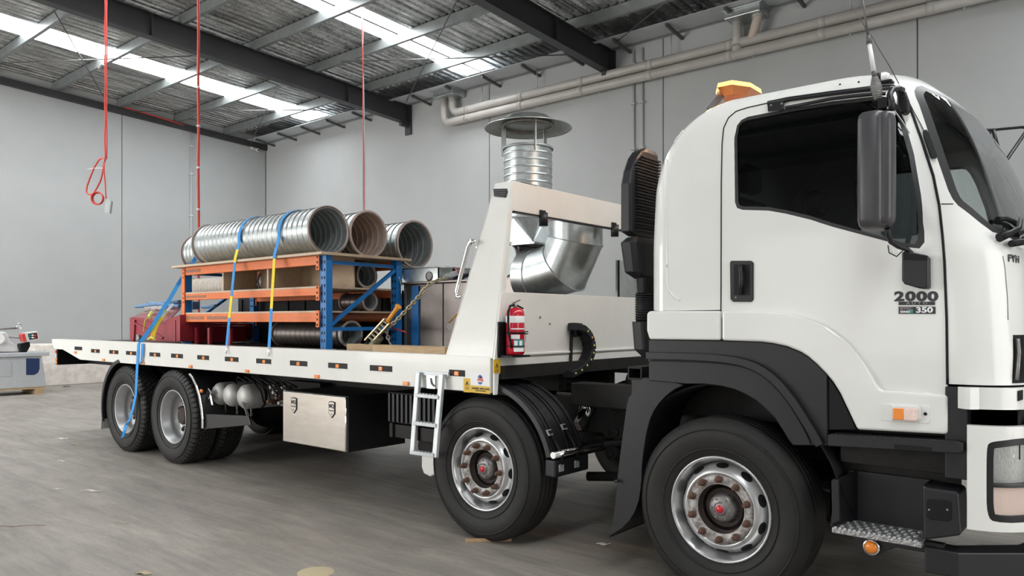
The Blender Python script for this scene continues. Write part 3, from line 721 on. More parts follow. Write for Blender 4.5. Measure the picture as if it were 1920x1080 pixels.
# ---------------- toolbox
TB = node('toolbox', TR, (-5.8, 4.4, .45))
tb0 = atY(531, 781, 4.1).x; tb1 = atY(650, 781, 4.1).x
MB().box(tb0+.005, tb1-.005, 4.12, 4.78, .44, .925).build('body', blackc, TB, bevel=.004)
MB().box(tb0, tb1, 4.095, 4.12, .445, .92).build('door', boxst, TB, bevel=.008)
MB().tube([(tb1-.006, 4.098, .45), (tb1-.006, 4.098, .92)], .008, 8).build('hinge', chrome, TB)
for px, py in ((551, 760), (622, 768)):
    c_ = atY(px, py, 4.09); w_, h_ = .043, .075
    sh = [(-w_, h_*.9), (0, h_), (w_, h_*.9), (w_, -h_*.45), (0, -h_), (-w_, -h_*.45)]
    MB().prism([(c_.x+a, c_.z+b) for a, b in sh], 'Y', 4.089, 4.095).build('shield_badge', blackd, TB)
    MB().prism([(c_.x+a*.86, c_.z+b*.9) for a, b in sh], 'Y', 4.087, 4.09).build('shield_face', boxst, TB)
    text3d('MQ', .045, frame((c_.x, 4.0865, c_.z+.03), (1, 0, 0), (0, 0, 1)), blacks, 'lettering', TB, bold=.002)
    text3d('TOOLBOX', .014, frame((c_.x, 4.0865, c_.z-.01), (1, 0, 0), (0, 0, 1)), blacks, 'lettering', TB, bold=.0006)
    MB().prism([(c_.x-.008, c_.z-.035), (c_.x+.008, c_.z-.035), (c_.x, c_.z-.05)], 'Y', 4.0865, 4.088).build('key_mark', blacks, TB)
# battery box behind it
BB = node('battery_box', TR, (-4.9, 4.5, .7))
MB().box(-5.06, -4.47, 4.35, 4.8, .70, .97).build('body', blackp, BB, bevel=.02)
for k in range(11):
    x = -5.03+k*.055; MB().box(x, x+.022, 4.335, 4.355, .715, .955).build('rib', blackp, BB)
MB().box(-5.0, -4.47, 4.36, 4.8, .58, .69).build('tray', chass, BB)
for x in (-5.0, -4.68): MB().box(x-.02, x+.02, 4.34, 4.37, .58, .70).build('bracket', chass, BB)
MB().cyl((-4.75, 4.55, .52), (-4.2, 4.55, .50), .13, 16).build('muffler', chass, TR)
# ---------------- air tanks
for i, (px, r_) in enumerate(((413, .122), (434.5, .122), (461, .128))):
    c_ = atY(px, 745+i*1.5, 4.22)
    at = node('air_tank', TR, c_)
    MB().lathe([(0, -.05), (.05, -.045), (.09, -.03), (r_*.94, 0), (r_, .03), (r_, .50), (r_*.8, .55), (0, .56)], (c_.x, 4.20, .80), (0, 1, 0), 28).build('tank_body', mat('tank_silver%d' % i, (.50, .50, .49), .5, .35, var=(.40, .39, .37), scale=10) if i == 0 else bpy.data.materials['tank_silver0'], at)
    MB().lathe([(r_+.002, .16), (r_+.004, .165), (r_+.004, .185), (r_+.002, .19)], (c_.x, 4.20, .80), (0, 1, 0), 28).build('strap_band', chass, at)
    MB().tube([(c_.x, 4.28, .69), (c_.x, 4.28, .63)], .008, 6).tube([(c_.x+cos(a)*.016, 4.28, .612+sin(a)*.018) for a in [i_*pi/5 for i_ in range(10)]], .003, 5, closed=True).build('drain_ring', hubsteel, at)
for k in range(7):
    x0 = -7.35+.14*k; pts = [(x0, 4.25+.03*k, .92), (x0+.08, 4.22, 1.0+.01*(k % 3)), (x0+.2, 4.25, .95), (x0+.25, 4.3, .86), (x0+.22, 4.35, .74)]
    MB().tube(pts, .007, 6).build('air_line', blackd, TR)
for k in range(9):
    x = -6.85+.05*k; z = .80+.05*((k*7) % 4)-.04
    MB().cyl((x, 4.30, z), (x, 4.42, z), .018, 8).box(x-.02, x+.02, 4.34, 4.4, z-.03, z+.02).build('valve_fitting', hubsteel if k % 3 else rust, TR)
MB().cyl((-6.75, 4.6, .45), (-6.75, 5.1, .45), .001, 3).box(-7.0, -6.4, 4.62, 5.5, .60, .95).build('valve_frame', chass, TR)
# drive-axle mudguard with chrome front edge
mg = node('rear_mudguard', TR, (-8.0, 4.2, .9))
ed = [(356, 700), (362, 707), (369, 722), (375, 742), (379, 765), (381, 785), (381, 803)]
eL = [atY(a, b, 4.03) for a, b in ed]
def ribbon(P0, wv, tv):   # thick strip along points, width vector, thickness vector
    mb = MB(); n = len(P0); V = []
    wv = Vector(wv); tv = Vector(tv)
    for p in P0: V += [p, p+wv, p+wv+tv, p+tv]
    F = [(i*4+k, i*4+(k+1) % 4, (i+1)*4+(k+1) % 4, (i+1)*4+k) for i in range(n-1) for k in range(4)]+[(0, 1, 2, 3), tuple((n-1)*4+k for k in (3, 2, 1, 0))]
    return mb.add(V, F)
ribbon(eL, (0, .05, 0), (-.045, 0, -.01)).build('chrome_edge', chrome, mg, bevel=.006)
ribbon(eL, (0, .55, 0), (.006, 0, .004)).build('guard_sheet', blackc, mg)
e2 = [atY(382, 803, 4.03), atY(465, 795, 4.03)]
slab([atY(378, 776, 4.05), atY(465, 780, 4.05), atY(470, 797, 4.05), atY(381, 805, 4.05)], (0, .02, 0), 'lower_guard', blackc, mg, .004)
MB().beam(atY(452, 742, 4.2), atY(470, 795, 4.06), .02, .02).build('stay', hubsteel, mg)
c_ = atY(392, 738, 4.1)
MB().obox(c_, (.09, .02, .10), Matrix.Rotation(.6, 3, 'Y')).obox(c_+Vector((.04, 0, -.06)), (.04, .02, .14), Matrix.Rotation(-.4, 3, 'Y')).build('bracket', chrome, mg, bevel=.01)
MB().lathe([(.02, 0), (.016, .02), (0, .022)], atY(379, 733, 4.02), (0, -1, 0), 12).build('marker_lamp', amber, mg)
# mudguard behind the last wheel
mg = node('tail_mudguard', TR, (-10.1, 4.2, .9))
pts = [Vector((WX[3]+cos(a)*.60, 3.99, ZW+sin(a)*.60)) for a in [radians(100+i*8) for i in range(13)]]
ribbon(pts, (0, .66, 0), (-.004, 0, .004)).build('guard_sheet', blackc, mg)
ribbon(pts, (0, .02, 0), (.03, 0, -.03)).build('guard_lip', blackc, mg)
slab([Vector((pts[-1].x-.01, 3.99, pts[-1].z)), Vector((pts[-1].x-.03, 3.99, .22)), Vector((pts[-1].x-.03, 4.65, .22)), Vector((pts[-1].x-.01, 4.65, pts[-1].z))], (-.006, 0, 0), 'mud_flap', mat('pale_flap', (.42, .43, .41), .6), mg)
# ---------------- mudguard over the second axle
mg = node('second_axle_mudguard', TR, (WX[1], 4.2, .9))
cx, cz, R0 = WX[1], ZW+.0, .60
arcp = [(R0+.0, a) for a in range(96, -2, -6)]
def gpt(r_, a, y): return Vector((cx+cos(radians(a))*r_, y, cz+sin(radians(a))*r_))
def sheet_arc(a0, a1, y0, y1, r0, r1, name, m, parent, n=18):
    mb = MB(); V = []
    for i in range(n+1):
        a = a0+(a1-a0)*i/n
        V += [gpt(r0, a, y0), gpt(r0, a, y1), gpt(r1, a, y1), gpt(r1, a, y0)]
    F = [(i*4+k, i*4+(k+1) % 4, (i+1)*4+(k+1) % 4, (i+1)*4+k) for i in range(n) for k in range(4)]+[(0, 1, 2, 3), tuple(n*4+k for k in (3, 2, 1, 0))]
    mb.add(V, F, False); return mb.build(name, m, parent, bevel=.004)
sheet_arc(100, 14, 4.05, 4.42, .605, .617, 'guard_sheet', blackp, mg)
for y0, y1, h in ((4.045, 4.075, .01), (4.085, 4.10, .005), (4.105, 4.125, .008), (4.145, 4.165, .008), (4.26, 4.28, .008), (4.30, 4.32, .008), (4.40, 4.43, .01)):
    sheet_arc(100, 14, y0, y1, .59 if y0 < 4.05 else .617, .617+h*1.3, 'guard_rib', blackp, mg)
pe = gpt(.60, 10, 4.0)
MB().box(pe.x-.03, pe.x+.06, 4.045, 4.44, pe.z-.085, pe.z+.03).build('end_block', blackp, mg, bevel=.012)
for a, y in ((29, 4.11), (31, 4.29)):
    p = gpt(.632, a, y); Rm = Matrix.Rotation(radians(90-a), 3, 'Y')
    MB().obox(p, (.045, .055, .008), Rm).build('clip_plate', alum, mg, bevel=.003); MB().obox(p+Vector((.008, 0, .005)), (.022, .03, .004), Rm).build('clip_hole', blackd, mg)
for y in (4.11, 4.29):
    MB().box(pe.x+.055, pe.x+.066, y-.027, y+.027, pe.z-.05, pe.z+.0).build('clip_plate', alum, mg, bevel=.003)
    MB().tube([gpt(.635, 27, y), gpt(.66, 20, y), gpt(.675, 14, y), (pe.x+.07, y, pe.z+.0)], .012, 6).build('rubber_strap', blackd, mg)
b0 = gpt(.665, 15, 4.0); 
MB().cyl((b0.x, 4.03, b0.z), (b0.x, 4.62, b0.z), .022, 14).build('support_bar', chrome, mg)
# polished arm with ring behind the guard
p = atY(1103, 768, 4.75); q = atY(1082, 800, 4.6)
MB().beam(q, p, .05, .08).lathe([(.055, 0), (.055, .05), (.032, .05), (.032, 0)], p, (0, -1, 0), 20, close=True).build('bracket_arm', chrome, TR, bevel=.004)
MB().tube([atY(1108, 766, 4.8), atY(1140, 757, 5.1), atY(1175, 750, 5.4)], .035, 8).build('steering_link', chass, TR)
MB().tube([atY(1045, 737, 4.7), atY(1165, 748, 4.7)], .012, 6).build('brake_pipe', hubsteel, TR)
MB().box(-3.3, -2.35, 4.62, 4.78, .95, 1.12).build('tank_box', chass, TR, bevel=.01)
MB().box(-3.5, -2.3, 5.75, 6.4, .48, 1.16).build('gap_filler', chass, TR, bevel=.06)  # dark box added to block light showing through between the front axles
MB().box(-3.5, -2.1, 4.95, 5.6, .58, 1.05).build('underbody_filler', chass, TR, bevel=.05)  # added dark block, keeps the space behind the front wheel black
MB().box(-7.0, -4.3, 5.85, 6.4, .5, 1.0).build('side_locker', chass, TR, bevel=.03)
for px, py, r_ in ((1148, 765, .05), (1155, 810, .06), (1140, 812, .04), (1145, 850, .05), (1166, 740, .03)):
    p = atY(px, py, 4.75); MB().cyl(p, p+Vector((0, .12, 0)), r_, 12).cyl(p+Vector((0, -.02, 0)), p, r_*.5, 8).build('link_joint', chass, TR)
p0 = atY(1095, 885, 5.0); p1 = atY(1165, 900, 5.0)
MB().tube([(-3.0, 5.3, .36), (-2.6, 5.2, .30), (-2.1, 5.2, .33)], .06, 10).build('exhaust_pipe', mat('red_oxide', (.10, .035, .025), .7), TR)
for k, pp_ in enumerate([(-3.2, 4.7, .42, -2.3, 4.9, .5), (-3.1, 4.9, .85, -2.4, 4.7, .8), (-3.2, 4.8, .7, -2.3, 5.0, .66)]):
    MB().cyl(pp_[:3], pp_[3:], .035, 8).build('frame_link', chass, TR)
# ---------------- energy chain on the headboard
ec_ = node('cable_chain', TR, atX(1080, 640, HX+.05))
kp = [(1074, 612), (1088, 616), (1098, 626), (1104, 640), (1105.5, 655), (1102, 668), (1096, 680), (1087, 690), (1076, 697), (1064, 702)]
K = [atX(a, b, HX+.075) for a, b in kp]
for i in range(len(K)-1):
    m_ = (K[i]+K[i+1])/2; d = K[i+1]-K[i]
    o = MB().beam(K[i]-d*.04, K[i+1]+d*.04, .10, .058, (0, d.z, -d.y)).build('chain_link', blackp, ec_, bevel=.008)
    if i > 0:
        MB().lathe([(.0095, 0), (.008, .003), (0, .004)], (HX+.125, m_.y, m_.z), (1, 0, 0), 12).build('link_pin', orangeh if i == 2 else greenr, ec_)
slab([atX(1070, 605, HX+.02), atX(1082, 606, HX+.02), atX(1088, 627, HX+.02), atX(1071, 632, HX+.02)], (.05, 0, 0), 'mount', blackp, ec_)
slab([atX(1069, 606, HX+.02), atX(1071.5, 606, HX+.02), atX(1069, 690, HX+.02), atX(1066.5, 690, HX+.02)], (.02, 0, 0), 'guide_strip', blackp, ec_)
# ================================================================ cab
# plan-section tables by height: back, front (centre line), near side, corner radii
cab_t = dict(
    Xb=[(1.0, -2.30), (2.35, -2.30), (2.5, -2.275), (2.62, -2.225), (2.72, -2.15), (2.80, -2.05), (2.86, -1.93)],
    Xf=[(1.0, -.36), (1.9, -.40), (2.0, -.46), (2.15, -.50), (2.4, -.575), (2.6, -.66), (2.72, -.73), (2.80, -.80), (2.86, -.87)],
    Yn=[(1.0, 4.03), (1.5, 4.01), (2.0, 4.01), (2.15, 4.02), (2.6, 4.075), (2.75, 4.10), (2.82, 4.13), (2.86, 4.18)],
    rf=[(1.0, .24), (1.9, .27), (2.1, .30), (2.6, .34), (2.86, .34)])
ZTOP = 2.86; SL = [1.1, .12, 1.35, .45, .9]; UC = [0]
for l_ in SL: UC.append(UC[-1]+l_)
UT = UC[-1]
class Shell:
    def __init__(s, tab, bow=.05, rb=.10, tgt=(1500, 560)): s.tgt = tgt; s.t = tab; s.bow = bow; s.rb = rb
    def par(s, z): return (interp(s.t['Xb'], z), interp(s.t['Xf'], z), interp(s.t['Yn'], z), s.rb, interp(s.t['rf'], z))
    def pt(s, u, z):
        far = u > UT; u = 2*UT-u if far else u
        Xb, Xf, Yn, rb, rf = s.par(z)
        i = 0
        while i < 4 and u > UC[i+1]: i += 1
        t = (u-UC[i])/SL[i]
        if i == 0: x, y = Xb, YC+(Yn+rb-YC)*t
        elif i == 1: a = pi+t*pi/2; x, y = Xb+rb+rb*cos(a), Yn+rb+rb*sin(a)
        elif i == 2: x, y = Xb+rb+(Xf-s.bow-rf-Xb-rb)*t, Yn
        elif i == 3: a = -pi/2+t*pi/2; x, y = Xf-s.bow-rf+rf*cos(a), Yn+rf+rf*sin(a)
        else: d = 1-t; y = YC+(Yn+rf-YC)*d; x = Xf-s.bow*d*d
        return Vector((x, 2*YC-y if far else y, z))
    def inv(s, p):
        Xb, Xf, Yn, rb, rf = s.par(p.z); x, y = p.x, p.y
        if x > Xf-s.bow-rf:
            if y < Yn+rf: a = math.atan2(y-Yn-rf, x-(Xf-s.bow-rf)); return UC[3]+SL[3]*(a+pi/2)/(pi/2)
            return UC[4]+SL[4]*(1-(YC-y)/(YC-Yn-rf))
        if x < Xb+rb:
            a = math.atan2(y-Yn-rb, x-Xb-rb)
            if a > 0: a -= 2*pi
            return UC[1]+SL[1]*max(0, min(1, (a+pi)/(pi/2)))
        return UC[2]+SL[2]*(x-Xb-rb)/(Xf-s.bow-rf-Xb-rb)
    def inside(s, p):
        Xb, Xf, Yn, rb, rf = s.par(p.z); x, y = p.x, p.y
        if y > YC: y = 2*YC-y
        if x < Xb or y < Yn or x > Xf: return False
        xc = Xf-s.bow-rf
        if y < Yn+rf: 
            if x > xc: return (x-xc)**2+(y-Yn-rf)**2 < rf*rf
        else:
            d = (YC-y)/(YC-Yn-rf)
            if x > Xf-s.bow*d*d: return False
        if x < Xb+rb and y < Yn+rb: return (x-Xb-rb)**2+(y-Yn-rb)**2 < rb*rb
        return True
    def hit(s, px, py):
        r = ray(px, py); k = 3.6/r.y; dk = .01/r.y
        while k*r.y < 6.5:
            if s.inside(O+r*k): break
            k += dk
        else: return None
        a, b = k-dk, k
        for _ in range(14):
            m_ = (a+b)/2
            if s.inside(O+r*m_): b = m_
            else: a = m_
        return O+r*b
    def uz(s, px, py):
        p = s.hit(px, py); k = 0
        while p is None and k < 60:      # just past the silhouette: take the nearest point on the body
            k += 1; px += (s.tgt[0]-px)*.004; py += (s.tgt[1]-py)*.004; p = s.hit(px, py)
        return (s.inv(p), p.z)
cab = Shell(cab_t)
def pip(pt, poly):
    x, y = pt; c = False; j = len(poly)-1
    for i in range(len(poly)):
        xi, yi = poly[i]; xj, yj = poly[j]
        if (yi > y) != (yj > y) and x < (xj-xi)*(y-yi)/(yj-yi)+xi: c = not c
        j = i
    return c
def dens(poly, step=.035, closed=True):
    out = []; n = len(poly)
    for i in range(n if closed else n-1):
        a = Vector(poly[i]); b = Vector(poly[(i+1) % n]); m_ = max(1, int((b-a).length/step))
        for k in range(m_): out.append(tuple(a.lerp(b, k/m_)))
    if not closed: out.append(tuple(poly[-1]))
    return out
def smooth(pts, it=1, closed=False):
    pts = [tuple(p) for p in pts]
    for _ in range(it):
        q = [] if closed else [pts[0]]; n = len(pts)
        for i in range(n if closed else n-1):
            a = Vector(pts[i]); b = Vector(pts[(i+1) % n]); q += [tuple(a.lerp(b, .25)), tuple(a.lerp(b, .75))]
        if not closed: q.append(pts[-1])
        pts = q
    return pts
def panels(sh, z0, z1, u0, u1, regions, step=.036, zs=None):
    """regions: list of (key, polygon in u,z). first match wins. returns {key: MB}"""
    V = []; E = []
    def addloop(lp):
        n0 = len(V); V.extend(Vector(p) for p in lp); n = len(lp)
        E.extend((n0+i, n0+(i+1) % n) for i in range(n))
    addloop(dens([(u0, z0), (u1, z0), (u1, z1), (u0, z1)], step))
    for k, poly in regions:
        addloop(dens(poly, step))
    nx = int((u1-u0)/step); nz = int((z1-z0)/step)
    for i in range(1, nx):
        for j in range(1, nz): V.append(Vector((u0+(u1-u0)*i/nx, z0+(z1-z0)*j/nz)))
    for c_ in UC+[2*UT-c_ for c_ in UC[:-1]]:
        if u0 < c_ < u1:
            for j in range(1, nz*2): V.append(Vector((c_, z0+(z1-z0)*j/(nz*2))))
    vv, ee, ff, _, _, _ = delaunay_2d_cdt(V, E, [], 0, 1e-6)
    out = {}
    P3 = [sh.pt(max(0, min(2*UT, v.x)), v.y) for v in vv]
    for f in ff:
        c_ = (sum(vv[i].x for i in f)/3, sum(vv[i].y for i in f)/3)
        if not (u0 < c_[0] < u1 and z0 < c_[1] < z1): continue
        key = None
        for k, poly in regions:
            if pip(c_, poly): key = k; break
        out.setdefault(key, []).append(f)
    res = {}
    for k, fs in out.items():
        mb = MB(); mp = {}
        for f in fs:
            for i in f:
                if i not in mp: mp[i] = len(mb.v); mb.v.append(tuple(P3[i]))
            mb.f.append(tuple(mp[i] for i in f)); mb.s.append(True)
        res[k] = mb
    return res
CAB = node('cab', TR, (-1.35, YC, 1.0))
H = cab.uz
win_px = [(1377, 258), (1382, 235), (1390, 225), (1402, 219), (1480, 203.5), (1560, 190), (1648, 180), (1668, 182), (1682, 196), (1696, 226), (1714, 290), (1727, 366), (1733, 433), (1733.5, 454), (1724, 466), (1705, 464), (1631, 444), (1560, 425), (1520, 412), (1475, 401), (1441, 395), (1392, 393.5), (1382, 390), (1378, 379)]
door_px = [(1351, 640), (1352, 580), (1352.5, 342), (1354, 270), (1357, 240), (1366, 221), (1380, 209), (1401, 202), (1441, 193), (1560, 172), (1640, 161), (1676, 160), (1690, 170), (1702, 190), (1727, 259), (1750, 330), (1761, 385), (1767, 440), (1771, 490), (1775, 600), (1776.5, 740), (1776.5, 818)]
DK = dens(door_px, 24); door_uz = [H(*p) for p in dens(door_px, 24, False)]
i1 = next(i for i, p in enumerate(DK) if abs(p[1]-580) < .01); i8 = next(i for i, p in enumerate(DK) if abs(p[0]-1441) < .01)
win_uz = [H(*p) for p in dens(win_px, 24)]
ZB = 1.05
# the lower edge of the white door skin runs behind the flare
low_px = [(1640, 750), (1600, 690), (1560, 640), (1512, 612), (1456, 600), (1351, 598)]
low_uz = [H(*p) for p in low_px]
door_poly = door_uz[i1:-1]+[(door_uz[-1][0], 1.20)]+low_uz
rear_low = H(1352, 600)[1]
wind_near = [(1861, 435), (1838, 418), (1816, 400), (1796, 385), (1786, 373), (1778, 357), (1760, 305), (1742, 252), (1728, 210), (1717, 182), (1714, 170), (1718, 162), (1728, 160), (1742, 167)]
wn = [H(*p) for p in dens(wind_near, 18, False)]
ZWT = 2.735; ZWB = 1.955
wn = [(UC[4]+.25, ZWB), (UC[4]+.05, ZWB+.01)]+wn+[(wn[-1][0]+.10, ZWT-.002), (UC[4]+.1, ZWT)]
mir = lambda pl: [(2*UT-u, z) for u, z in reversed(pl)]
wind_poly = wn+mir(wn)
def shrink(poly, d):
    n = len(poly); out = []
    A = sum(poly[i][0]*poly[(i+1) % n][1]-poly[(i+1) % n][0]*poly[i][1] for i in range(n))
    s = 1 if A > 0 else -1
    for i in range(n):
        a = Vector(poly[i-1]); b = Vector(poly[i]); c_ = Vector(poly[(i+1) % n])
        e1 = (b-a).normalized(); e2 = (c_-b).normalized(); n1 = Vector((-e1.y, e1.x)); n2 = Vector((-e2.y, e2.x)); nn = (n1+n2)
        nn = nn.normalized() if nn.length > .01 else n1
        k = d/max(.5, nn.dot(n1)); out.append(tuple(b+nn*k*s))
    return out
wind_glass = shrink(wind_poly, .035); win_glass = shrink(win_uz, .02)
gr = H(1899, 628); gz0 = H(1894, 719)[1]
grille_n = [(gr[0]-.02, gz0), (gr[0]-.005, gr[1]-.1), (gr[0], gr[1])]
grille_poly = [grille_n[0], grille_n[1], grille_n[2]]+mir(grille_n)
front_low = H(1800, 721)[1]
du = door_uz[-1][0]
regions = [('windscreen', wind_glass), ('windscreen_seal', wind_poly), ('side_window', win_glass), ('window_seal', win_uz),
           ('side_window_far', mir(win_glass)), ('window_seal_far', mir(win_uz)),
           ('door', door_poly), ('door_far', mir(door_poly)), ('grille', grille_poly),
           ('rear_side', [(UC[1], rear_low), (door_uz[1][0]+.02, rear_low), (door_uz[1][0]+.02, 2.0), (1.9, 2.86), (1.9, 2.87), (UC[1], 2.87)]),
           ('rear_wall', [(-.01, 1.3), (UC[1], 1.3), (UC[1], 2.87), (-.01, 2.87)]),
           ('rear_wall', mir([(-.01, 1.3), (UC[1], 1.3), (UC[1], 2.87), (-.01, 2.87)])),
           ('rear_side_far', mir([(UC[1], rear_low), (door_uz[1][0]+.02, rear_low), (door_uz[1][0]+.02, 2.0), (1.9, 2.86), (1.9, 2.87), (UC[1], 2.87)])),
           ('front_corner', [(du-.05, front_low), (2*UT-du+.05, front_low), (2*UT-du+.05, 2.87), (du-.05, 2.87)]),
           ('roof_side', [(0, 2.55), (UT, 2.55), (UT, 2.87), (0, 2.87)]), ('roof_side_far', [(UT, 2.55), (2*UT, 2.55), (2*UT, 2.87), (UT, 2.87)])]
# clip the rear side so it stops at the door seam
zz_ = [z for z in (1.9,)]
dedge = [p for p in door_uz[1:6]]
rear_poly = [(UC[1], rear_low), (door_uz[0][0], rear_low)]+door_uz[i1:i8+1]+[(door_uz[i8][0]+.1, 2.87), (UC[1], 2.87)]
regions[9] = ('rear_side', rear_poly); regions[12] = ('rear_side_far', mir(rear_poly))
PB = panels(cab, ZB, ZTOP, 0, 2*UT, regions)
names = {'windscreen': (g_wind, 0), 'windscreen_seal': (seal, .02), 'side_window': (g_side, 0), 'window_seal': (seal, .025), 'side_window_far': (g_wind, 0), 'window_seal_far': (seal, .025),
         'door': (white, .02), 'door_far': (white, .02), 'grille': (blackd, .02), 'rear_side': (white, .02), 'rear_side_far': (white, .02), 'roof_side_far': (white, .02), 'rear_wall': (white, .02), 'front_corner': (white, .02), 'roof_side': (white, .02)}
nm = {'rear_side_far': 'rear_side', 'roof_side_far': 'roof_side', 'side_window_far': 'side_window', 'window_seal_far': 'window_seal', 'door_far': 'door'}
PARTS = {}
for k, mb in PB.items():
    if k is None: continue
    m_, th = names[k]; PARTS[k] = mb.build(nm.get(k, k), m_, CAB)
    if th:
        # panel thickness towards the inside of the cab
        bm = bmesh.new(); bm.from_mesh(PARTS[k].data); bm.normal_update(); c3 = Vector((-1.35, YC, 1.9))-WL[PARTS[k].name]
        sgn = sum(1 if (f.calc_center_median()-c3).dot(f.normal) > 0 else -1 for f in bm.faces)
        if sgn < 0: bmesh.ops.reverse_faces(bm, faces=bm.faces)
        bm.to_mesh(PARTS[k].data); bm.free()
        md = PARTS[k].modifiers.new('s', 'SOLIDIFY'); md.thickness = th; md.offset = -1
        md = PARTS[k].modifiers.new('e', 'EDGE_SPLIT'); md.split_angle = radians(38)
# roof cap
ring = [cab.pt(2*UT*i/160, ZTOP-.001) for i in range(160)]
mb = MB(); cen = Vector((-1.42, YC, 0)); V = []
fs = [1, .97, .93, .86, .7, .45, .2]
for f_ in fs:
    for p in ring:
        q = cen+(Vector((p.x, p.y, 0))-cen)*f_
        V.append((q.x, q.y, ZTOP+.075*(1-((f_-.0))**3.2)))
V.append((cen.x, cen.y, ZTOP+.075)); F = []
for i in range(len(fs)-1):
    for k in range(160): F.append((i*160+k, i*160+(k+1) % 160, (i+1)*160+(k+1) % 160, (i+1)*160+k))
for k in range(160): F.append(((len(fs)-1)*160+k, (len(fs)-1)*160+(k+1) % 160, len(V)-1))
mb.add(V, F, True).build('roof', white, CAB)
# raised roof cap step (starts behind the beacon) and front brow
def surf(u, z, off=0):
    p = cab.pt(u, z); q = cab.pt(u+.004, z); t = (q-p); n_ = Vector((t.y, -t.x, 0)).normalized() if t.length > 1e-9 else Vector((0, -1, 0)); return p+n_*off
def seam(px, off=.001, r_=.005, name='seam', m=blackd, closed=False, parent=CAB, uz=None):
    P = uz or [H(*p) for p in dens(px, 14, closed)]; return MB().tube([surf(u, z, off) for u, z in P], r_, 6, closed).build(name, m, parent)
seam([(1351.5, 596), (1352, 560), (1352.5, 342), (1354, 270), (1357, 240), (1366, 221), (1380, 209), (1401, 202), (1441, 193), (1560, 172), (1640, 161), (1676, 160), (1690, 170)], r_=.0035)
seam([(1690, 170), (1702, 190), (1727, 259), (1750, 330), (1761, 385), (1767, 440), (1771, 490), (1775, 600), (1776.5, 721)], r_=.0065)
seam([(1765, 382.5), (1787, 382.5)], r_=.0025)
seam([(1216, 583), (1260, 583.5), (1352, 582)], r_=.0025)
seam([(1880, 480), (1884, 500), (1889, 560), (1890, 600)], r_=.0015, m=hubsteel)
# drip rail over the door
MB().tube([surf(*H(*p), .012) for p in [(1441, 195), (1480, 187), (1560, 176), (1620, 169), (1668, 165)]], .013, 6).build('drip_rail', blackp, CAB)
MB().tube([surf(*H(*p), .02) for p in [(1475, 203.5), (1520, 195), (1560, 187), (1600, 182), (1640, 178), (1660, 178)]], .009, 6).build('window_visor', blackp, CAB)
mb = MB(); q = [surf(*H(*p), .004) for p in [(1441, 196), (1471, 190), (1472, 206), (1442, 210)]]
slab(q, (0, -.015, 0), 'visor_bracket', blackp, CAB, .002)
for px, py in ((1448, 199), (1468, 196)): MB().lathe([(.006, 0), (.004, .004), (0, .004)], surf(*H(px, py), .02), (0, -1, 0), 8).build('screw', hubsteel, CAB)
# pressed ribs in the rear side panel
for pts in ([(1252, 500), (1251, 530), (1254, 545), (1262, 555), (1275, 563)], [(1251, 300), (1250, 400), (1251, 500)], [(1281, 246), (1270, 256), (1262, 263)]):
    MB().tube([surf(*H(*p), -.006) for p in smooth(pts, 2)], .011, 8).build('pressed_rib', white, CAB)
# small marks on roof side
for px in (1575, 1610): 
    MB().lathe([(.006, 0), (.0, .004)], surf(*H(px, 158.5-(px-1575)*.13), 0), (0, -1, 0), 8).build('plug', blackd, CAB)
# ---------------- flare (white) and black wheel-arch trim
fl_rear = [(1212, 588), (1217, 583), (1350, 583), (1350, 638), (1217, 636.5), (1212, 620)]
fl_door_top = [(1353, 583), (1400, 583), (1456, 585.5), (1487, 590), (1512, 597), (1532, 604), (1549, 612.5), (1575, 631), (1591, 645), (1603, 660.5), (1618, 681), (1631, 702), (1642, 722), (1648, 728), (1656, 731.5), (1700, 735), (1767, 740), (1776, 742), (1776, 815)]
fl_door_bot = [(1607, 806), (1595, 780), (1575, 738), (1562, 717), (1548, 700), (1530, 682), (1515, 669), (1501, 660), (1475, 649.5), (1450, 644), (1427, 641), (1353, 638.5)]
MB().prism(xz(fl_rear, 3.985), 'Y', 3.985, 4.09).build('wheel_flare', white, CAB, bevel=.014, seg=4)
MB().prism(xz(fl_door_top+fl_door_bot, 3.985), 'Y', 3.985, 4.09).build('wheel_flare', white, CAB, bevel=.014, seg=4)
bk = [(1216, 636.5), (1350, 638.5), (1427, 641), (1450, 644), (1475, 649.5), (1501, 660), (1515, 669), (1530, 682), (1548, 700), (1551, 704), (1552, 836), (1486, 835), (1478, 824), (1467, 806), (1452, 783), (1434, 765), (1416, 750), (1397, 739), (1377, 730), (1352, 724), (1320, 720), (1286, 720), (1240, 716), (1216, 714)]
MB().prism(xz(bk, 4.0), 'Y', 4.0, 4.06).build('arch_guard', blackp, CAB, bevel=.005)
rib = smooth([(1216, 666), (1300, 668), (1352, 671), (1397, 678), (1430, 692), (1460, 715), (1488, 748), (1512, 786), (1530, 815), (1541, 834)], 2)
RP = [atY(a, b, 4.0) for a, b in rib]; up_, lo_ = [], []
for i, p in enumerate(RP):
    t_ = (RP[min(i+1, len(RP)-1)]-RP[max(i-1, 0)]).normalized(); n_ = Vector((-t_.z, 0, t_.x)); n_ = n_ if n_.z > 0 or n_.x > 0 else -n_
    up_.append((p.x+n_.x*.020, p.z+n_.z*.020)); lo_.append((p.x-n_.x*.022, p.z-n_.z*.022))
MB().prism(up_+lo_[::-1], 'Y', 3.965, 4.01).build('arch_lip', blackp, CAB, bevel=.016, seg=4)
rib2 = smooth([(1216, 676), (1300, 678), (1352, 681), (1395, 688), (1425, 702), (1452, 724), (1478, 756), (1500, 792), (1515, 820), (1520, 834)], 2)
MB().tube([atY(a, b, 3.996) for a, b in rib2], .004, 6).build('arch_step', blackp, CAB)
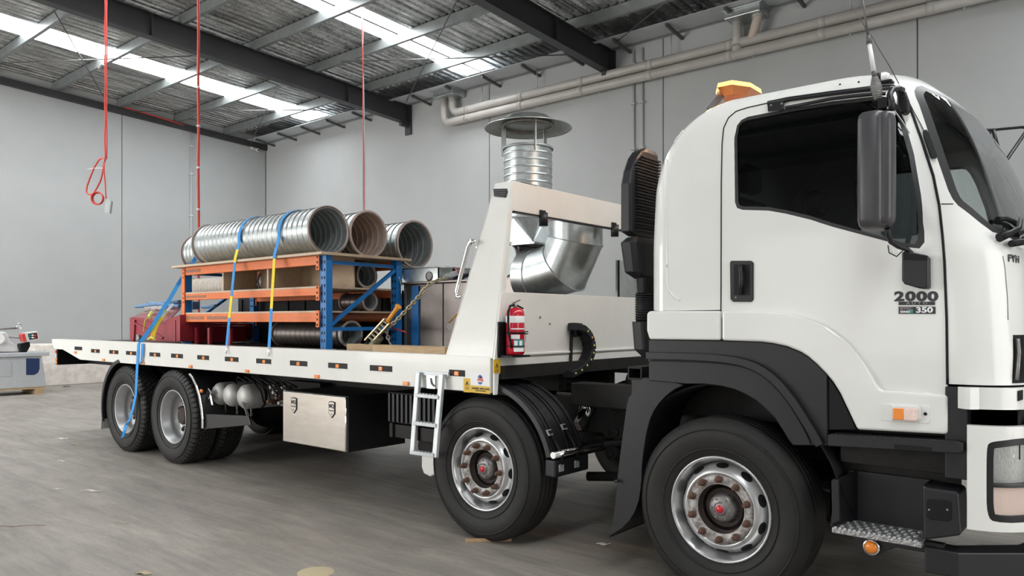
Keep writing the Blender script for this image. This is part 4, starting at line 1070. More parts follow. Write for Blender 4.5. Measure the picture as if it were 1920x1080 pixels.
# black panel between arch and door foot
pn = [(1553, 706), (1562, 719), (1575, 740), (1595, 782), (1606, 806), (1553, 806)]
MB().prism(xz(pn, 4.01), 'Y', 4.01, 4.05).build('sill_panel', blackd, CAB, bevel=.003)
# inner wheel house (dark) above and around the tyre
mb = MB(); V = []
for i in range(21):
    a = radians(-2+i*184/20)
    for y in (4.07, 4.62): V.append((WX[0]+cos(a)*.66, y, ZW+.04+sin(a)*.66))
    for y in (4.62, 4.07): V.append((WX[0]+cos(a)*.675, y, ZW+.04+sin(a)*.675))
F = [(i*4+k, i*4+(k+1) % 4, (i+1)*4+(k+1) % 4, (i+1)*4+k) for i in range(20) for k in range(4)]
mb.add(V, F, True).build('wheel_house', blackd, CAB)
MB().box(-2.25, -1.24, 4.05, YC+1.15, 1.22, 1.42).build('cab_floor', chass, CAB)
MB().box(-1.22, -.45, 4.12, YC+1.1, .85, 1.28).build('foot_well', chass, CAB)
# rear quarter guard behind the front wheel
gq = smooth([(1206, 708), (1186, 738), (1177, 748), (1171, 790), (1163, 850), (1157, 905), (1153, 950), (1148, 985), (1142, 1006)], 1)
inn = smooth([(1282, 722), (1262, 731), (1240, 750), (1222, 776), (1212, 810), (1206, 850), (1203, 880), (1203, 905), (1196, 950), (1175, 985), (1142, 1006)], 1)
slab([atY(a, b, 4.02) for a, b in gq[:-1]+inn[::-1]] + [atY(1250, 712, 4.02)], (0, .02, 0), 'quarter_guard', blackp, CAB, .003)
P_ = [atY(a, b, 4.03) for a, b in inn]
ribbon(P_, (0, .42, 0), (-.005, 0, .006)).build('quarter_guard_skin', blackp, CAB)
ribbon([atY(a, b, 4.03) for a, b in gq], (0, .42, 0), (.006, 0, -.004)).build('quarter_guard_skin', blackp, CAB)
MB().beam(atY(1160, 904, 4.05), atY(1204, 893, 4.05), .012, .02).lathe([(.010, -.01), (.010, .012), (0, .012)], atY(1156, 902, 4.0), (0, -1, 0), 10).build('guard_bolt_strip', blackp, CAB)
MB().tube([atY(1252, 735, 4.4), atY(1240, 770, 4.4), atY(1228, 810, 4.4), atY(1222, 840, 4.4)], .045, 10).build('steering_drop_pipe', mat('brown_rusty_pipe', (.12, .075, .06), .7, var=(.17, .11, .09), scale=12), CAB)
# cab rear mount post with square tube
MB().box(-2.62, -2.42, 4.35, 4.50, .75, 1.22).build('mount_post', blackp, TR, bevel=.01)
a_ = atY(1190, 700, 4.1)
for d_ in ((0, .05), (0, -.05)): MB().box(a_.x-.05, a_.x+.05, 4.1, 4.45, a_.z+d_[1]*.7-.006, a_.z+d_[1]*.7+.006).build('square_tube', chass, TR)
MB().box(a_.x-.05, a_.x-.04, 4.1, 4.45, a_.z-.03, a_.z+.03).box(a_.x+.04, a_.x+.05, 4.1, 4.45, a_.z-.03, a_.z+.03).build('square_tube', chass, TR)
# ---------------- door handle
hq = [(1371, 489), (1409, 489), (1413, 493), (1413, 562), (1409, 566), (1375, 566), (1370, 561), (1369, 493)]
Yd = 4.008
MB().prism(xz(hq, Yd), 'Y', Yd-.007, Yd+.01).build('handle_surround', blackp, CAB, bevel=.004)
iq = [(1376, 496), (1406, 496), (1406, 553), (1376, 553)]
MB().prism(xz(iq, Yd-.006), 'Y', Yd-.009, Yd-.006).build('handle_recess', blackd, CAB, bevel=.002)
MB().tube([atY(1388, 497, Yd-.015), atY(1389, 510, Yd-.032), atY(1389, 530, Yd-.034), atY(1388, 553, Yd-.018)], [.013, .012, .012, .010], 8).build('handle_grip', blackp, CAB)
MB().lathe([(.006, 0), (.006, .004), (0, .004)], atY(1380, 558, Yd-.008), (0, -1, 0), 12).build('key_lock', hubsteel, CAB)
# ---------------- lettering on the door
YL = 4.0085
for i, ch in enumerate('2000'):
    text3d(ch, .062, sideM(1686+i*21, 556.5, YL), blacks, 'lettering', CAB, sx=1.4, bold=.0028)
bq = [(1685, 565.5), (1753, 565.5), (1753, 572), (1685, 572)]
MB().prism(xz(bq, YL), 'Y', YL-.002, YL+.004).build('badge', blacks, CAB)
text3d('A U T O', .017, sideM(1719, 568.8, YL-.0025), hubsteel, 'lettering', CAB, sx=1.5, bold=.0004)
bq = [(1685, 575), (1754, 575), (1754, 588.5), (1685, 588.5)]
MB().prism(xz(bq, YL), 'Y', YL-.002, YL+.004).build('badge', blacks, CAB)
text3d('350', .036, sideM(1733, 581.6, YL-.0025), whites, 'lettering', CAB, sx=1.35, bold=.0012)
text3d('SITEC', .018, sideM(1699, 579, YL-.0025), hubsteel, 'lettering', CAB, sx=1.2, bold=.0006)
text3d('SERIES', .013, sideM(1697, 584.8, YL-.0025), whites, 'lettering', CAB, sx=1.2, bold=.0004)
MB().prism(xz([(1705, 581), (1712, 581), (1712, 587), (1703, 587)], YL), 'Y', YL-.003, YL-.002).build('badge_mark', teal, CAB)
for i, (ch, px, py) in enumerate((('F', 1892, 484.5), ('Y', 1899, 485.5), ('H', 1906.5, 487))):
    p = cab.hit(px, py); u_, z_ = H(px, py); q = surf(u_, z_, .003); r_ = (cab.pt(u_+.02, z_)-cab.pt(u_-.02, z_)).normalized()
    text3d(ch, .046, frame(q, r_, (0, 0, 1)), blacks, 'lettering', CAB, bold=.0012)
# ---------------- indicator in the door foot
Yf = 3.985
MB().prism(xz([(1654, 756), (1740, 760), (1744, 764), (1744, 790), (1740, 794), (1656, 789), (1652, 785), (1652, 760)], Yf), 'Y', Yf-.003, Yf+.01).build('lamp_plate', white, CAB, bevel=.002)
MB().prism(xz([(1670, 758), (1722, 761), (1727, 766), (1727, 786), (1722, 792), (1672, 789)], Yf-.004), 'Y', Yf-.018, Yf-.002).build('lamp_rim', white, CAB, bevel=.005)
MB().prism(xz([(1673, 763), (1719, 765), (1722, 769), (1722, 787), (1718, 790), (1675, 787), (1672, 784)], Yf-.018), 'Y', Yf-.03, Yf-.016).build('indicator_lens', clearo, CAB, bevel=.005)
MB().prism(xz([(1675, 765), (1695, 766), (1695, 787), (1675, 786)], Yf-.024), 'Y', Yf-.032, Yf-.028).build('indicator_bulb', amber, CAB, bevel=.002)
MB().lathe([(.008, 0), (.007, .003), (0, .002)], atY(1735, 776, Yf-.004), (0, -1, 0), 12).build('lamp_screw', blackd, CAB)
# ---------------- mirror
mx, my = atY(1651, 300, 3.80).x, 3.80
MR = node('mirror', TR, (mx, my, 2.3))
zt_ = atY(1650, 208, 3.78).z; zb2 = atY(1650, 430, 3.78).z
def mirror_shell(x0, x1, y0, y1, z0, z1, r_=.05, n=8):
    # rounded box, bulged on the front, loft over z
    lv = [(0, .55), (.012, .78), (.035, .93), (.08, 1), (.5, 1.02), (.92, 1), (.965, .93), (.988, .78), (1, .5)]
    V = []; N_ = 28
    cxm, cym = (x0+x1)/2, (y0+y1)/2
    for t_, s_ in lv:
        for k in range(N_):
            a = 2*pi*k/N_; ca, sa = cos(a), sin(a); e = .55
            V.append((cxm+(x1-x0)/2*s_*math.copysign(abs(ca)**e, ca), cym+(y1-y0)/2*s_*math.copysign(abs(sa)**e, sa), z0+(z1-z0)*t_))
    F = [(i*N_+k, i*N_+(k+1) % N_, (i+1)*N_+(k+1) % N_, (i+1)*N_+k) for i in range(len(lv)-1) for k in range(N_)]
    F += [tuple(range(N_))[::-1], tuple((len(lv)-1)*N_+k for k in range(N_))]
    return MB().add(V, F, True)
mirm = mat('mirror_shell_plastic', (.045, .043, .048), .38, var=(.055, .053, .058), scale=6)
a1, a2 = atY(1604, 300, 3.83), atY(1697, 300, 3.83)
mirror_shell(a1.x+.03, a1.x+.155, 3.70, 3.93, zb2, zt_).build('shell', mirm, MR)
mirror_shell(a1.x+.10, a1.x+.185, 3.715, 3.83, zb2+.015, zt_-.012).build('shell_bulge', mirm, MR)
MB().box(a1.x+.0298, a1.x+.04, 3.77, 3.87, zb2+.05, zt_-.05).build('mirror_glass', chrome, MR)
bt = [atY(1664, 428, 3.80), atY(1665, 440, 3.82), atY(1670, 453, 3.85), atY(1684, 462, 3.90), atY(1700, 467, 3.95), atY(1708, 474, 3.97), atY(1711, 490, 3.99)]
MB().tube(bt, .012, 10).build('lower_arm', blackp, MR)
MB().tube([atY(1665, 460, 3.99), atY(1667, 474, 3.985), atY(1681, 481, 3.98), atY(1693, 470, 3.975)], .003, 6).build('wire', blackd, MR)
bb = [(1692, 474), (1697, 471), (1735, 478), (1741, 484), (1741.5, 537), (1737, 542), (1725, 541), (1697, 533), (1692, 526)]
MB().prism(xz(bb, 3.965), 'Y', 3.95, 4.02).build('mount_cover', blackp, MR, bevel=.012, seg=3)
MB().prism(xz([(1694, 474), (1739, 479.5), (1739, 488), (1694, 487)], 3.949), 'Y', 3.945, 3.952).build('mount_recess', blackd, MR)
ub = [atY(1672, 207, 3.84), atY(1672, 190, 3.84), atY(1668, 178, 3.86), atY(1673, 168, 3.9), atY(1685, 165, 3.96), atY(1692, 168, 4.03)]
MB().tube(ub, .014, 10).build('upper_arm', blackp, MR)
mb = slab([atY(a, b, 4.03) for a, b in [(1676, 164), (1688, 160), (1694, 168), (1700, 185), (1701, 205), (1697, 212), (1688, 212), (1682, 203), (1681, 180)]], (0, .07, 0), 'upper_mount', blackd, MR, .01)
MB().tube([atY(1674, 205, 3.90), atY(1682, 214, 3.96), atY(1692, 228, 4.0), atY(1705, 250, 4.06)], .003, 6).build('cable', greyp, MR)
# ---------------- antenna
AN = node('antenna', TR, atY(1644, 186, 3.86))
def am(px, py): return atY(px, py, 3.86)
MB().obox(am(1658, 194), (.05, .03, .05)).build('clamp', blackd, AN, bevel=.004)
for dy in (186, 201): MB().tube([am(1652, dy), am(1676, dy)], .0035, 6).build('clamp_rod', chrome, AN)
MB().obox(am(1669, 194), (.022, .03, .055)).build('clamp_plate', chrome, AN, bevel=.002)
MB().cyl(am(1645, 188), am(1641, 144), .009, 8).build('spring_core', hubsteel, AN)
P0 = am(1646, 187); P1 = am(1640.5, 145); ax_ = (P1-P0)
pts = []
for i in range(14*10):
    t_ = i/(14*10-1); a = 2*pi*14*t_; r_ = .012+.010*sin(pi*t_)**1
    pts.append(P0+ax_*t_+Vector((cos(a)*r_, sin(a)*r_, 0)))
MB().tube(pts, .0042, 5).build('spring', hubsteel, AN)
MB().cyl(am(1640, 144), am(1638.5, 134), .012, 10).build('ferrule', rodm, AN)
MB().cyl(am(1638.5, 134), am(1630, 82), .011, 12, .009).build('loading_coil', whitem, AN)
MB().cyl(am(1630, 82), am(1628, 66), .013, 12, .010).build('ferrule', rodm, AN)
MB().cyl(am(1627.5, 66), am(1614, -20), .006, 8, .003).build('whip', rodm, AN)
wire = [am(1686, 158), am(1660, 105), am(1632, 62), am(1597, 8)]
MB().tube([atY(1686, 158, 4.05), atY(1668, 124, 3.98), atY(1650, 95, 3.9), am(1632, 63)], .0022, 5).build('guy_wire', rodm, AN)
MB().tube([am(1630, 64), am(1612, 34), am(1597, 8)], .002, 5).build('thin_whip', rodm, AN)
# flat aerial on the pillar with its wire
aq = [surf(*H(*p), .006) for p in [(1729, 246), (1735, 244), (1739, 250), (1755, 293), (1754, 298), (1747, 299), (1743, 294), (1730, 256)]]
slab(aq, (.006, -.010, 0), 'pillar_aerial', blackd, CAB, .003)
MB().tube([surf(*H(*p), .004) for p in [(1704, 192), (1714, 212), (1724, 230), (1732, 246)]], .002, 5).build('aerial_wire', blackd, CAB)
# small round camera on roof edge
pc = atY(1654, 146, 4.14)
MB().cyl(pc+Vector((-.03, 0, 0)), pc+Vector((.0, 0, 0)), .028, 16).build('roof_lamp_back', blackd, CAB)
MB().lathe([(.028, 0), (.026, .02), (.015, .034), (0, .038)], pc, (1, 0, 0), 16).build('roof_lamp', white, CAB)
MB().box(pc.x-.04, pc.x+.05, 4.11, 4.17, pc.z-.032, pc.z-.022).build('roof_lamp_foot', blackd, CAB)
# ---------------- beacon
b0 = atY(1385, 176, 4.62)
BE = node('beacon', TR, b0)
bl = bpy.data.lights.new('beacon_lamp', 'POINT'); bl.energy = 15; bl.color = (1, .45, .12); bl.shadow_soft_size = .06
blo = bpy.data.objects.new('beacon_lamp', bl); C.objects.link(blo); blo.location = (b0.x-.22, b0.y, b0.z+.05)
bz = b0.z
def oct_ring(rx, ry, z, n=8):
    return [(b0.x+cos(2*pi*(k+.5)/n)*rx, b0.y+sin(2*pi*(k+.5)/n)*ry, z) for k in range(n)]
mb = MB(); R1, R2, R3 = oct_ring(.125, .23, bz+.0), oct_ring(.12, .22, bz+.028), oct_ring(.10, .20, bz+.03)
mb.add(R1+R2, [(k, (k+1) % 8, 8+(k+1) % 8, 8+k) for k in range(8)]).build('lens_band', amber_hot, BE)
MB().add(R2+R3, [(k, (k+1) % 8, 8+(k+1) % 8, 8+k) for k in range(8)]+[tuple(range(8, 16))]).build('lens_top', amber_on, BE)
MB().add(R1+oct_ring(.08, .16, bz-.04), [(k, (k+1) % 8, 8+(k+1) % 8, 8+k) for k in range(8)]+[tuple(range(8, 16))]).build('beacon_base', amber_dk, BE)
MB().beam((b0.x-.06, b0.y-.12, bz-.03), (b0.x-.10, b0.y-.2, 2.90), .05, .012, (0, 1, 0)).build('bracket', hubsteel, BE)
MB().beam((b0.x-.02, b0.y+.1, bz-.03), (b0.x-.02, b0.y+.1, 2.93), .05, .012, (0, 1, 0)).build('bracket', hubsteel, BE)
# ---------------- far side mirror arms, round mirror
MB().tube([atY(1842, 245, 6.45), atY(1862, 243, 6.6), atY(1915, 238, 6.95), atY(1930, 240, 7.0)], .013, 8).build('far_mirror_arm', blackp, CAB)
MB().tube([atY(1862, 244, 6.55), atY(1878, 302, 6.6), atY(1888, 299, 6.7), atY(1925, 245, 6.95)], .013, 8).build('far_mirror_arm', blackp, CAB)
MB().tube([atY(1872, 310, 6.55), atY(1874, 298, 6.55)], .012, 8).build('far_mirror_arm', blackp, CAB)
MB().tube([atY(1858, 248, 6.52), atY(1838, 268, 6.62), atY(1824, 290, 6.6), atY(1826, 302, 6.6)], .009, 8).tube([atY(1828, 286, 6.6), atY(1848, 296, 6.6), atY(1870, 308, 6.55)], .009, 8).build('far_mirror_arm', blackp, CAB)
p = atY(1840, 320, 6.6)
MB().lathe([(.062, 0), (.066, .01), (.05, .03), (0, .035)], p, (.55, .75, 0), 24).lathe([(.0, -.001), (.060, -.001), (.062, 0)], p, (.55, .75, 0), 24).build('round_mirror', blackd, CAB)
MB().lathe([(0, .004), (.05, .003)], p, (-.55, -.75, 0), 24).build('round_mirror_face', chrome, CAB)
# ---------------- wipers
def wsurf(px, py, o): u_, z_ = H(px, py); return surf(u_, z_, o)
MB().tube([wsurf(1863, 447, .03), wsurf(1872, 441, .05), wsurf(1883, 430, .06), wsurf(1890, 416, .05), wsurf(1896, 410, .04)], [.022, .016, .012, .012, .008], 8).build('wiper_arm', blackd, CAB)
MB().tube([wsurf(1862, 412, .02), wsurf(1875, 411, .025), wsurf(1890, 416, .02), wsurf(1903, 425, .02)], .013, 6).build('wiper_blade', blackd, CAB)
MB().tube([wsurf(1884, 458, .03), wsurf(1895, 456, .04), wsurf(1908, 452, .05), wsurf(1916, 455, .05)], .016, 8).build('wiper_arm', blackd, CAB)
MB().tube([wsurf(1896, 440, .02), wsurf(1905, 434, .03), wsurf(1916, 436, .03)], .014, 6).build('wiper_blade', blackd, CAB)
for y in (4.6, 5.2, 5.8):
    MB().tube([(-.44, y, 1.93), (-.48, y+.03, 2.0), (-.50, y+.4, 2.05)], [.02, .012, .008], 8).build('wiper_arm', blackd, CAB)
# ---------------- interior
IN = CAB
MB().box(-2.2, -.6, 4.1, 6.3, 1.30, 1.34).build('interior_floor', dash, IN)
for y in (4.35, 5.65):
    MB().box(-1.85, -1.3, y, y+.5, 1.55, 1.75).build('seat_base', seat, IN, bevel=.05)
    MB().prism([(-1.85, 1.70), (-1.72, 1.70), (-1.88, 2.35), (-1.99, 2.35)], 'Y', y, y+.5).build('seat_back', seat, IN, bevel=.05)
    MB().box(-1.98, -1.86, y+.13, y+.37, 2.38, 2.56).build('head_rest', seat, IN, bevel=.04)
MB().prism([(-1.0, 1.35), (-.60, 1.35), (-.52, 1.92), (-.72, 1.97), (-.95, 1.90)], 'Y', 4.2, 6.25).build('dashboard', dash, IN, bevel=.03)
st = [Vector((-1.12, 4.62, 1.98))+Matrix.Rotation(radians(28), 3, 'Y') @ Vector((cos(a)*.22, sin(a)*.22, 0)) for a in [i*2*pi/28 for i in range(28)]]
MB().tube(st, .014, 8, closed=True).build('steering_wheel', blackp, IN)
MB().cyl((-1.12, 4.62, 1.98), (-.92, 4.62, 1.75), .03, 10).box(-1.14, -1.10, 4.42, 4.82, 1.965, 1.99).build('steering_column', blackp, IN)
MB().box(-1.9, -.95, 4.25, 6.2, 2.79, 2.82).build('head_lining', lightgrey, IN)
MB().box(-2.19, -2.15, 4.2, 6.25, 1.4, 2.55).build('back_trim', dash, IN)
# ---------------- front: grille bars, chin panel, bumper with headlight
for k in range(5):
    z = 1.29+.055*k
    for f_ in (0, 1):
        P = [surf(UC[4]+.1+.11*i, z, .012) for i in range(8)] if not f_ else [surf(2*UT-(UC[4]+.1+.11*i), z, .012) for i in range(8)]
        MB().tube(P, .010, 6).build('grille_bar', blackp if k % 2 else chrome, CAB)
gq = [wsurf(1903, 635, .015), wsurf(1905, 660, .015), wsurf(1903, 690, .015), wsurf(1901, 712, .015)]
MB().tube(gq, .008, 6).build('grille_edge', hubsteel, CAB)
MB().tube([wsurf(1917, 630, .02), wsurf(1917, 652, .02)], .006, 6).tube([wsurf(1917, 676, .02), wsurf(1917, 700, .02)], .006, 6).build('grille_chrome', chrome, CAB)
chin = Shell(dict(Xb=[(0, -.62), (3, -.62)], Xf=[(0, -.335), (3, -.335)], Yn=[(0, 3.985), (3, 3.985)], rf=[(0, .24), (3, .24)]), bow=.06, rb=.01, tgt=(1860, 742))
c1 = chin.uz(1807, 722)[1]; c0 = chin.uz(1808, 772)[1]
uL = UC[1]+SL[1]*.5
P_ = panels(chin, c0, c1, UC[2]-.02, 2*UT-UC[2]+.02, [('a', [(UC[2]-.02, c0), (2*UT-UC[2]+.02, c0), (2*UT-UC[2]+.02, c1), (UC[2]-.02, c1)])], step=.05)
def thick(o, th, c3):
    bm = bmesh.new(); bm.from_mesh(o.data); bm.normal_update(); c3 = Vector(c3)-WL[o.name]
    sgn = sum(1 if (f.calc_center_median()-c3).dot(f.normal) > 0 else -1 for f in bm.faces)
    if sgn < 0: bmesh.ops.reverse_faces(bm, faces=bm.faces)
    bm.to_mesh(o.data); bm.free(); md = o.modifiers.new('s', 'SOLIDIFY'); md.thickness = th; md.offset = -1
    md = o.modifiers.new('e', 'EDGE_SPLIT'); md.split_angle = radians(38)
thick(list(P_.values())[0].build('chin_panel', white, CAB), .03, (-.8, YC, 1.2))
p = chin.hit(1912, 742)
slab([chin.hit(*q_)+Vector((.003, -.003, 0)) for q_ in [(1908, 733), (1917, 731), (1917, 749), (1908, 752)]], (-.004, .004, 0), 'chin_recess', blackd, CAB)
MB().box(-.72, -.63, 4.0, 4.1, .85, 1.275).build('corner_post', blackp, CAB, bevel=.004)
MB().box(-.66, -.44, 4.12, 6.3, .95, 1.17).build('front_frame', chass, CAB)
for k in range(6):
    MB().tube([(-.42, 4.1+.12*k, 1.10+.01*(k % 3)), (-.38, 4.2+.12*k, 1.13), (-.40, 4.3+.12*k, 1.09)], .012, 6).build('front_hose', blackp, CAB)
bp_ = Shell(dict(Xb=[(0, -.66), (3, -.66)], Xf=[(0, -.30), (3, -.30)], Yn=[(0, 3.97), (3, 3.97)], rf=[(0, .26), (3, .26)]), bow=.07, rb=.01, tgt=(1875, 890))
bz1 = bp_.uz(1814, 797)[1]; bz0 = bp_.uz(1814, 992)[1]; us = bp_.uz(1813, 900)[0]
bez = [(1849, 842), (1850, 832), (1858, 828), (1919, 822)]
bn = [bp_.uz(a, b) for a, b in [(1850, 968), (1849.5, 900), (1850, 838), (1856, 829), (1880, 826), (1915, 821)]]
bu1 = bn[-1][0]+.28
bezp = bn+[(bu1, bn[-1][1]-.005), (bu1+.02, bn[-1][1]-.05), (bu1+.02, bn[0][1]+.02), (bu1, bn[0][1]-.015), (bn[0][0]+.04, bn[0][1]-.03)]
bezp = smooth(bezp, 2, True); lens_p = shrink(bezp, .030)
def clipz(poly, z, keep):
    out = []; n = len(poly)
    for i in range(n):
        a, b = poly[i], poly[(i+1) % n]; ia = (a[1]-z)*keep >= 0; ib = (b[1]-z)*keep >= 0
        if ia: out.append(a)
        if ia != ib: t = (z-a[1])/(b[1]-a[1]); out.append((a[0]+(b[0]-a[0])*t, z))
    return out
zs = bp_.uz(1862, 914)[1]
hi_p = clipz(lens_p, zs+.012, 1); lo_p = clipz(lens_p, zs-.0, -1)
P_ = panels(bp_, bz0, bz1, us, 2*UT-us, [('hi', hi_p), ('lo', lo_p), ('bezel', bezp), ('hi_far', mir(hi_p)), ('lo_far', mir(lo_p)), ('bezel_far', mir(bezp)), ('body', [(us-.1, bz0-.1), (2*UT-us+.1, bz0-.1), (2*UT-us+.1, bz1+.1), (us-.1, bz1+.1)])], step=.05)
BU = node('front_bumper', TR, (-.45, YC, .8))
thick(P_['body'].build('bumper_skin', white, BU), .04, (-.8, YC, .8))
for k_ in ('bezel', 'bezel_far'): thick(P_[k_].build('headlight_bezel', blackp, BU), .06, (-.8, YC, .8))
def recess(mb, d):
    o = []
    for v in mb.v:
        p = Vector(v); n_ = Vector((p.x+.63, p.y-4.3, 0)) if p.y < 4.3 else (Vector((1, 0, 0)) if p.y < 2*YC-4.3 else Vector((p.x+.63, p.y-2*YC+4.3, 0)))
        o.append(tuple(p-n_.normalized()*d))
    mb.v = o; return mb
for sfx in ('', '_far'):
    src = list(P_['hi'+sfx].v)
    recess(P_['hi'+sfx], .045).build('headlight_reflector', clearl, BU); P_['hi'+sfx].v = src
    recess(P_['hi'+sfx], .012).build('headlight_lens', g_lamp, BU); recess(P_['lo'+sfx], .014).build('indicator_lens', clearo, BU)
# under-run beam
ub_ = [(-.80, 3.97), (-.66, 3.97), (-.36, 4.22), (-.30, 4.45), (-.30, 2*YC-4.45), (-.36, 2*YC-4.22), (-.66, 2*YC-3.97), (-.80, 2*YC-3.97), (-.80, 2*YC-4.1), (-.69, 2*YC-4.1), (-.47, 2*YC-4.3), (-.42, 2*YC-4.5), (-.42, 4.5), (-.47, 4.3), (-.69, 4.10), (-.80, 4.10)]
MB().prism(ub_, 'Z', .40, .52).build('underrun_beam', blackp, BU, bevel=.008)
# ---------------- steps
ST = node('entry_steps', TR, (-1.0, 4.0, .5))
Ys = 3.96
sb = [(1553, 815), (1560, 813), (1796, 827), (1806, 831), (1806, 846), (1798, 850), (1553, 836)]
MB().prism(xz(sb, Ys), 'Y', Ys-.01, 4.1).build('sill_step', blackp, ST, bevel=.005)
for k in range(26):
    p = atY(1563+k*9.0, 815.2+k*.55, Ys+.02); MB().box(p.x-.008, p.x+.008, Ys-.012, 4.02, p.z-.004, p.z+.006).build('step_tooth', blackp, ST)
MB().prism(xz([(1677, 833), (1746, 839), (1746, 847), (1677, 842)], Ys-.01), 'Y', Ys-.014, Ys-.009).build('step_patch', blackd, ST)
# recess box
X0 = atY(1560, 984, 3.95).x; X1 = atY(1728, 1010, 3.95).x; zs0 = .545
MB().box(X0+.02, X1, 4.17, 4.19, zs0, .80).build('step_back', blackp, ST)
slab([(X0, 3.96, zs0), (X0, 3.96, .785), (X0+.03, 3.96, .79), (X0+.06, 4.17, .80), (X0+.06, 4.17, zs0)], (-.012, 0, 0), 'step_cheek', blackp, ST)
MB().prism(xz([(1559, 901), (1573, 899), (1575, 976), (1561, 982)], 3.955), 'Y', 3.95, 3.97).build('step_cheek_edge', blackp, ST, bevel=.003)
MB().box(X0, X1, 3.945, 4.18, zs0-.028, zs0).build('tread_plate', tread_al, ST, bevel=.004)
for k in range(17):
    x = X0+.012+k*(X1-X0-.02)/17
    MB().box(x, x+.013, 3.942, 3.952, zs0-.004, zs0+.007).build('tread_tooth', tread_al, ST)
for i in range(8):
    for j in range(4):
        x = X0+.04+i*(X1-X0-.06)/8; y = 3.985+j*.045
        MB().lathe([(.013, 0), (.011, .006), (.008, .003), (0, .001)], (x+.022*(j % 2), y, zs0), (0, 0, 1), 8, sm=False).build('tread_dimple', tread_al, ST)
rc = [(1729, 908), (1737, 913), (1791, 921), (1798, 926), (1803, 1000), (1798, 1004), (1736, 1012), (1731, 1010)]
MB().prism(xz(rc, 3.96), 'Y', 3.95, 4.15).build('step_end_cover', blackp, ST, bevel=.012, seg=3)
MB().prism(xz([(1737, 939), (1741, 936), (1779, 938), (1784, 942), (1784, 972), (1779, 977), (1744, 974), (1738, 969)], 3.949), 'Y', 3.944, 3.951).build('cover_lid', blackd, ST, bevel=.003)
for px in (1742, 1776): MB().lathe([(.005, 0), (.004, .003), (0, .003)], atY(px, 956, 3.944), (0, -1, 0), 8).build('screw', hubsteel, ST)
hz = [(1600, 1006), (1728, 1014), (1770, 1022), (1770, 1034), (1730, 1036), (1680, 1027), (1660, 1034), (1645, 1042), (1628, 1040), (1610, 1024)]
MB().prism(xz(hz, 4.0), 'Y', 4.0, 4.05).build('lamp_bracket', blackp, ST, bevel=.004)
c_ = atY(1634, 1025, 3.99)
MB().lathe([(.040, 0), (.040, .012), (.032, .014)], c_, (0, -1, 0), 20).build('lamp_ring', chrome, ST)
MB().lathe([(.031, .01), (.026, .022), (0, .028)], c_, (0, -1, 0), 20).build('step_lamp', amber, ST)
MB().box(-1.25, -.75, 4.2, 4.6, .55, .9).build('battery_tray', chass, ST)
# ---------------- air intake behind the cab
AI = node('air_intake', TR, (-2.45, 4.2, 1.35))
cxi, cyi = -2.46, 4.22
zi = lambda py: atY(1190, py, cyi-.1).z
prof = [(1191, 667), (1186, 660), (1182, 640), (1181, 607)]
def ibox(levels, name, m, parent, e=.5, n=20):
    V = []
    for z, x0, x1, y0, y1 in levels:
        for k in range(n):
            a = 2*pi*(k+.5)/n; ca, sa = cos(a), sin(a)
            V.append(((x0+x1)/2+(x1-x0)/2*math.copysign(abs(ca)**e, ca), (y0+y1)/2+(y1-y0)/2*math.copysign(abs(sa)**e, sa), z))
    L_ = len(levels)
    F = [(i*n+k, i*n+(k+1) % n, (i+1)*n+(k+1) % n, (i+1)*n+k) for i in range(L_-1) for k in range(n)]+[tuple(range(n))[::-1], tuple((L_-1)*n+k for k in range(n))]
    return MB().add(V, F, False).build(name, m, parent, bevel=.004)
xa, xb_ = -2.53, -2.36
xh = -2.445
ibox([(zi(442), xa+.02, xh, 4.12, 4.42), (zi(434), xa-.005, xh, 4.07, 4.43), (zi(345), xa-.005, xh, 4.07, 4.43), (zi(320), xa, xh, 4.09, 4.43), (zi(295), xa, xh, 4.14, 4.43), (zi(279), xa, xh, 4.20, 4.42), (zi(271), xa+.01, xh-.01, 4.26, 4.40)], 'intake_head', blackp, AI, e=.35)
for k in range(25):
    py = 290+k*5.85; z = zi(py)
    MB().box(xh-.01, xh+.012, 4.12+(.07-.023*k if k < 3 else 0), 4.42, z-.005, z+.004).build('louvre', blackd if k % 2 else blackp, AI)
ibox([(zi(522), xa+.05, xb_-.06, 4.14, 4.38), (zi(510), xa+.0, xb_-.05, 4.09, 4.42), (zi(455), xa-.015, xb_-.05, 4.06, 4.42), (zi(445), xa+.02, xb_-.06, 4.09, 4.40)], 'intake_box', blackp, AI)
ibox([(zi(550), xa+.07, xb_-.02, 4.14, 4.34), (zi(520), xa+.06, xb_-.02, 4.14, 4.34)], 'intake_neck', blackd, AI)
for k in range(11):
    z = zi(552+k*4.6); MB().lathe([(.072, -.004), (.082, 0), (.072, .004)], (xa+.11, 4.22, z), (0, 0, 1), 20, close=True).build('bellows_ring', blackp, AI)
MB().cyl((xa+.11, 4.22, zi(605)), (xa+.11, 4.22, zi(548)), .072, 20).build('bellows', blackd, AI)
ibox([(zi(670), xa+.10, xb_-.02, 4.16, 4.30), (zi(655), xa+.05, xb_-.01, 4.13, 4.34), (zi(603), xa+.04, xb_-.02, 4.12, 4.34)], 'intake_duct', blackp, AI)
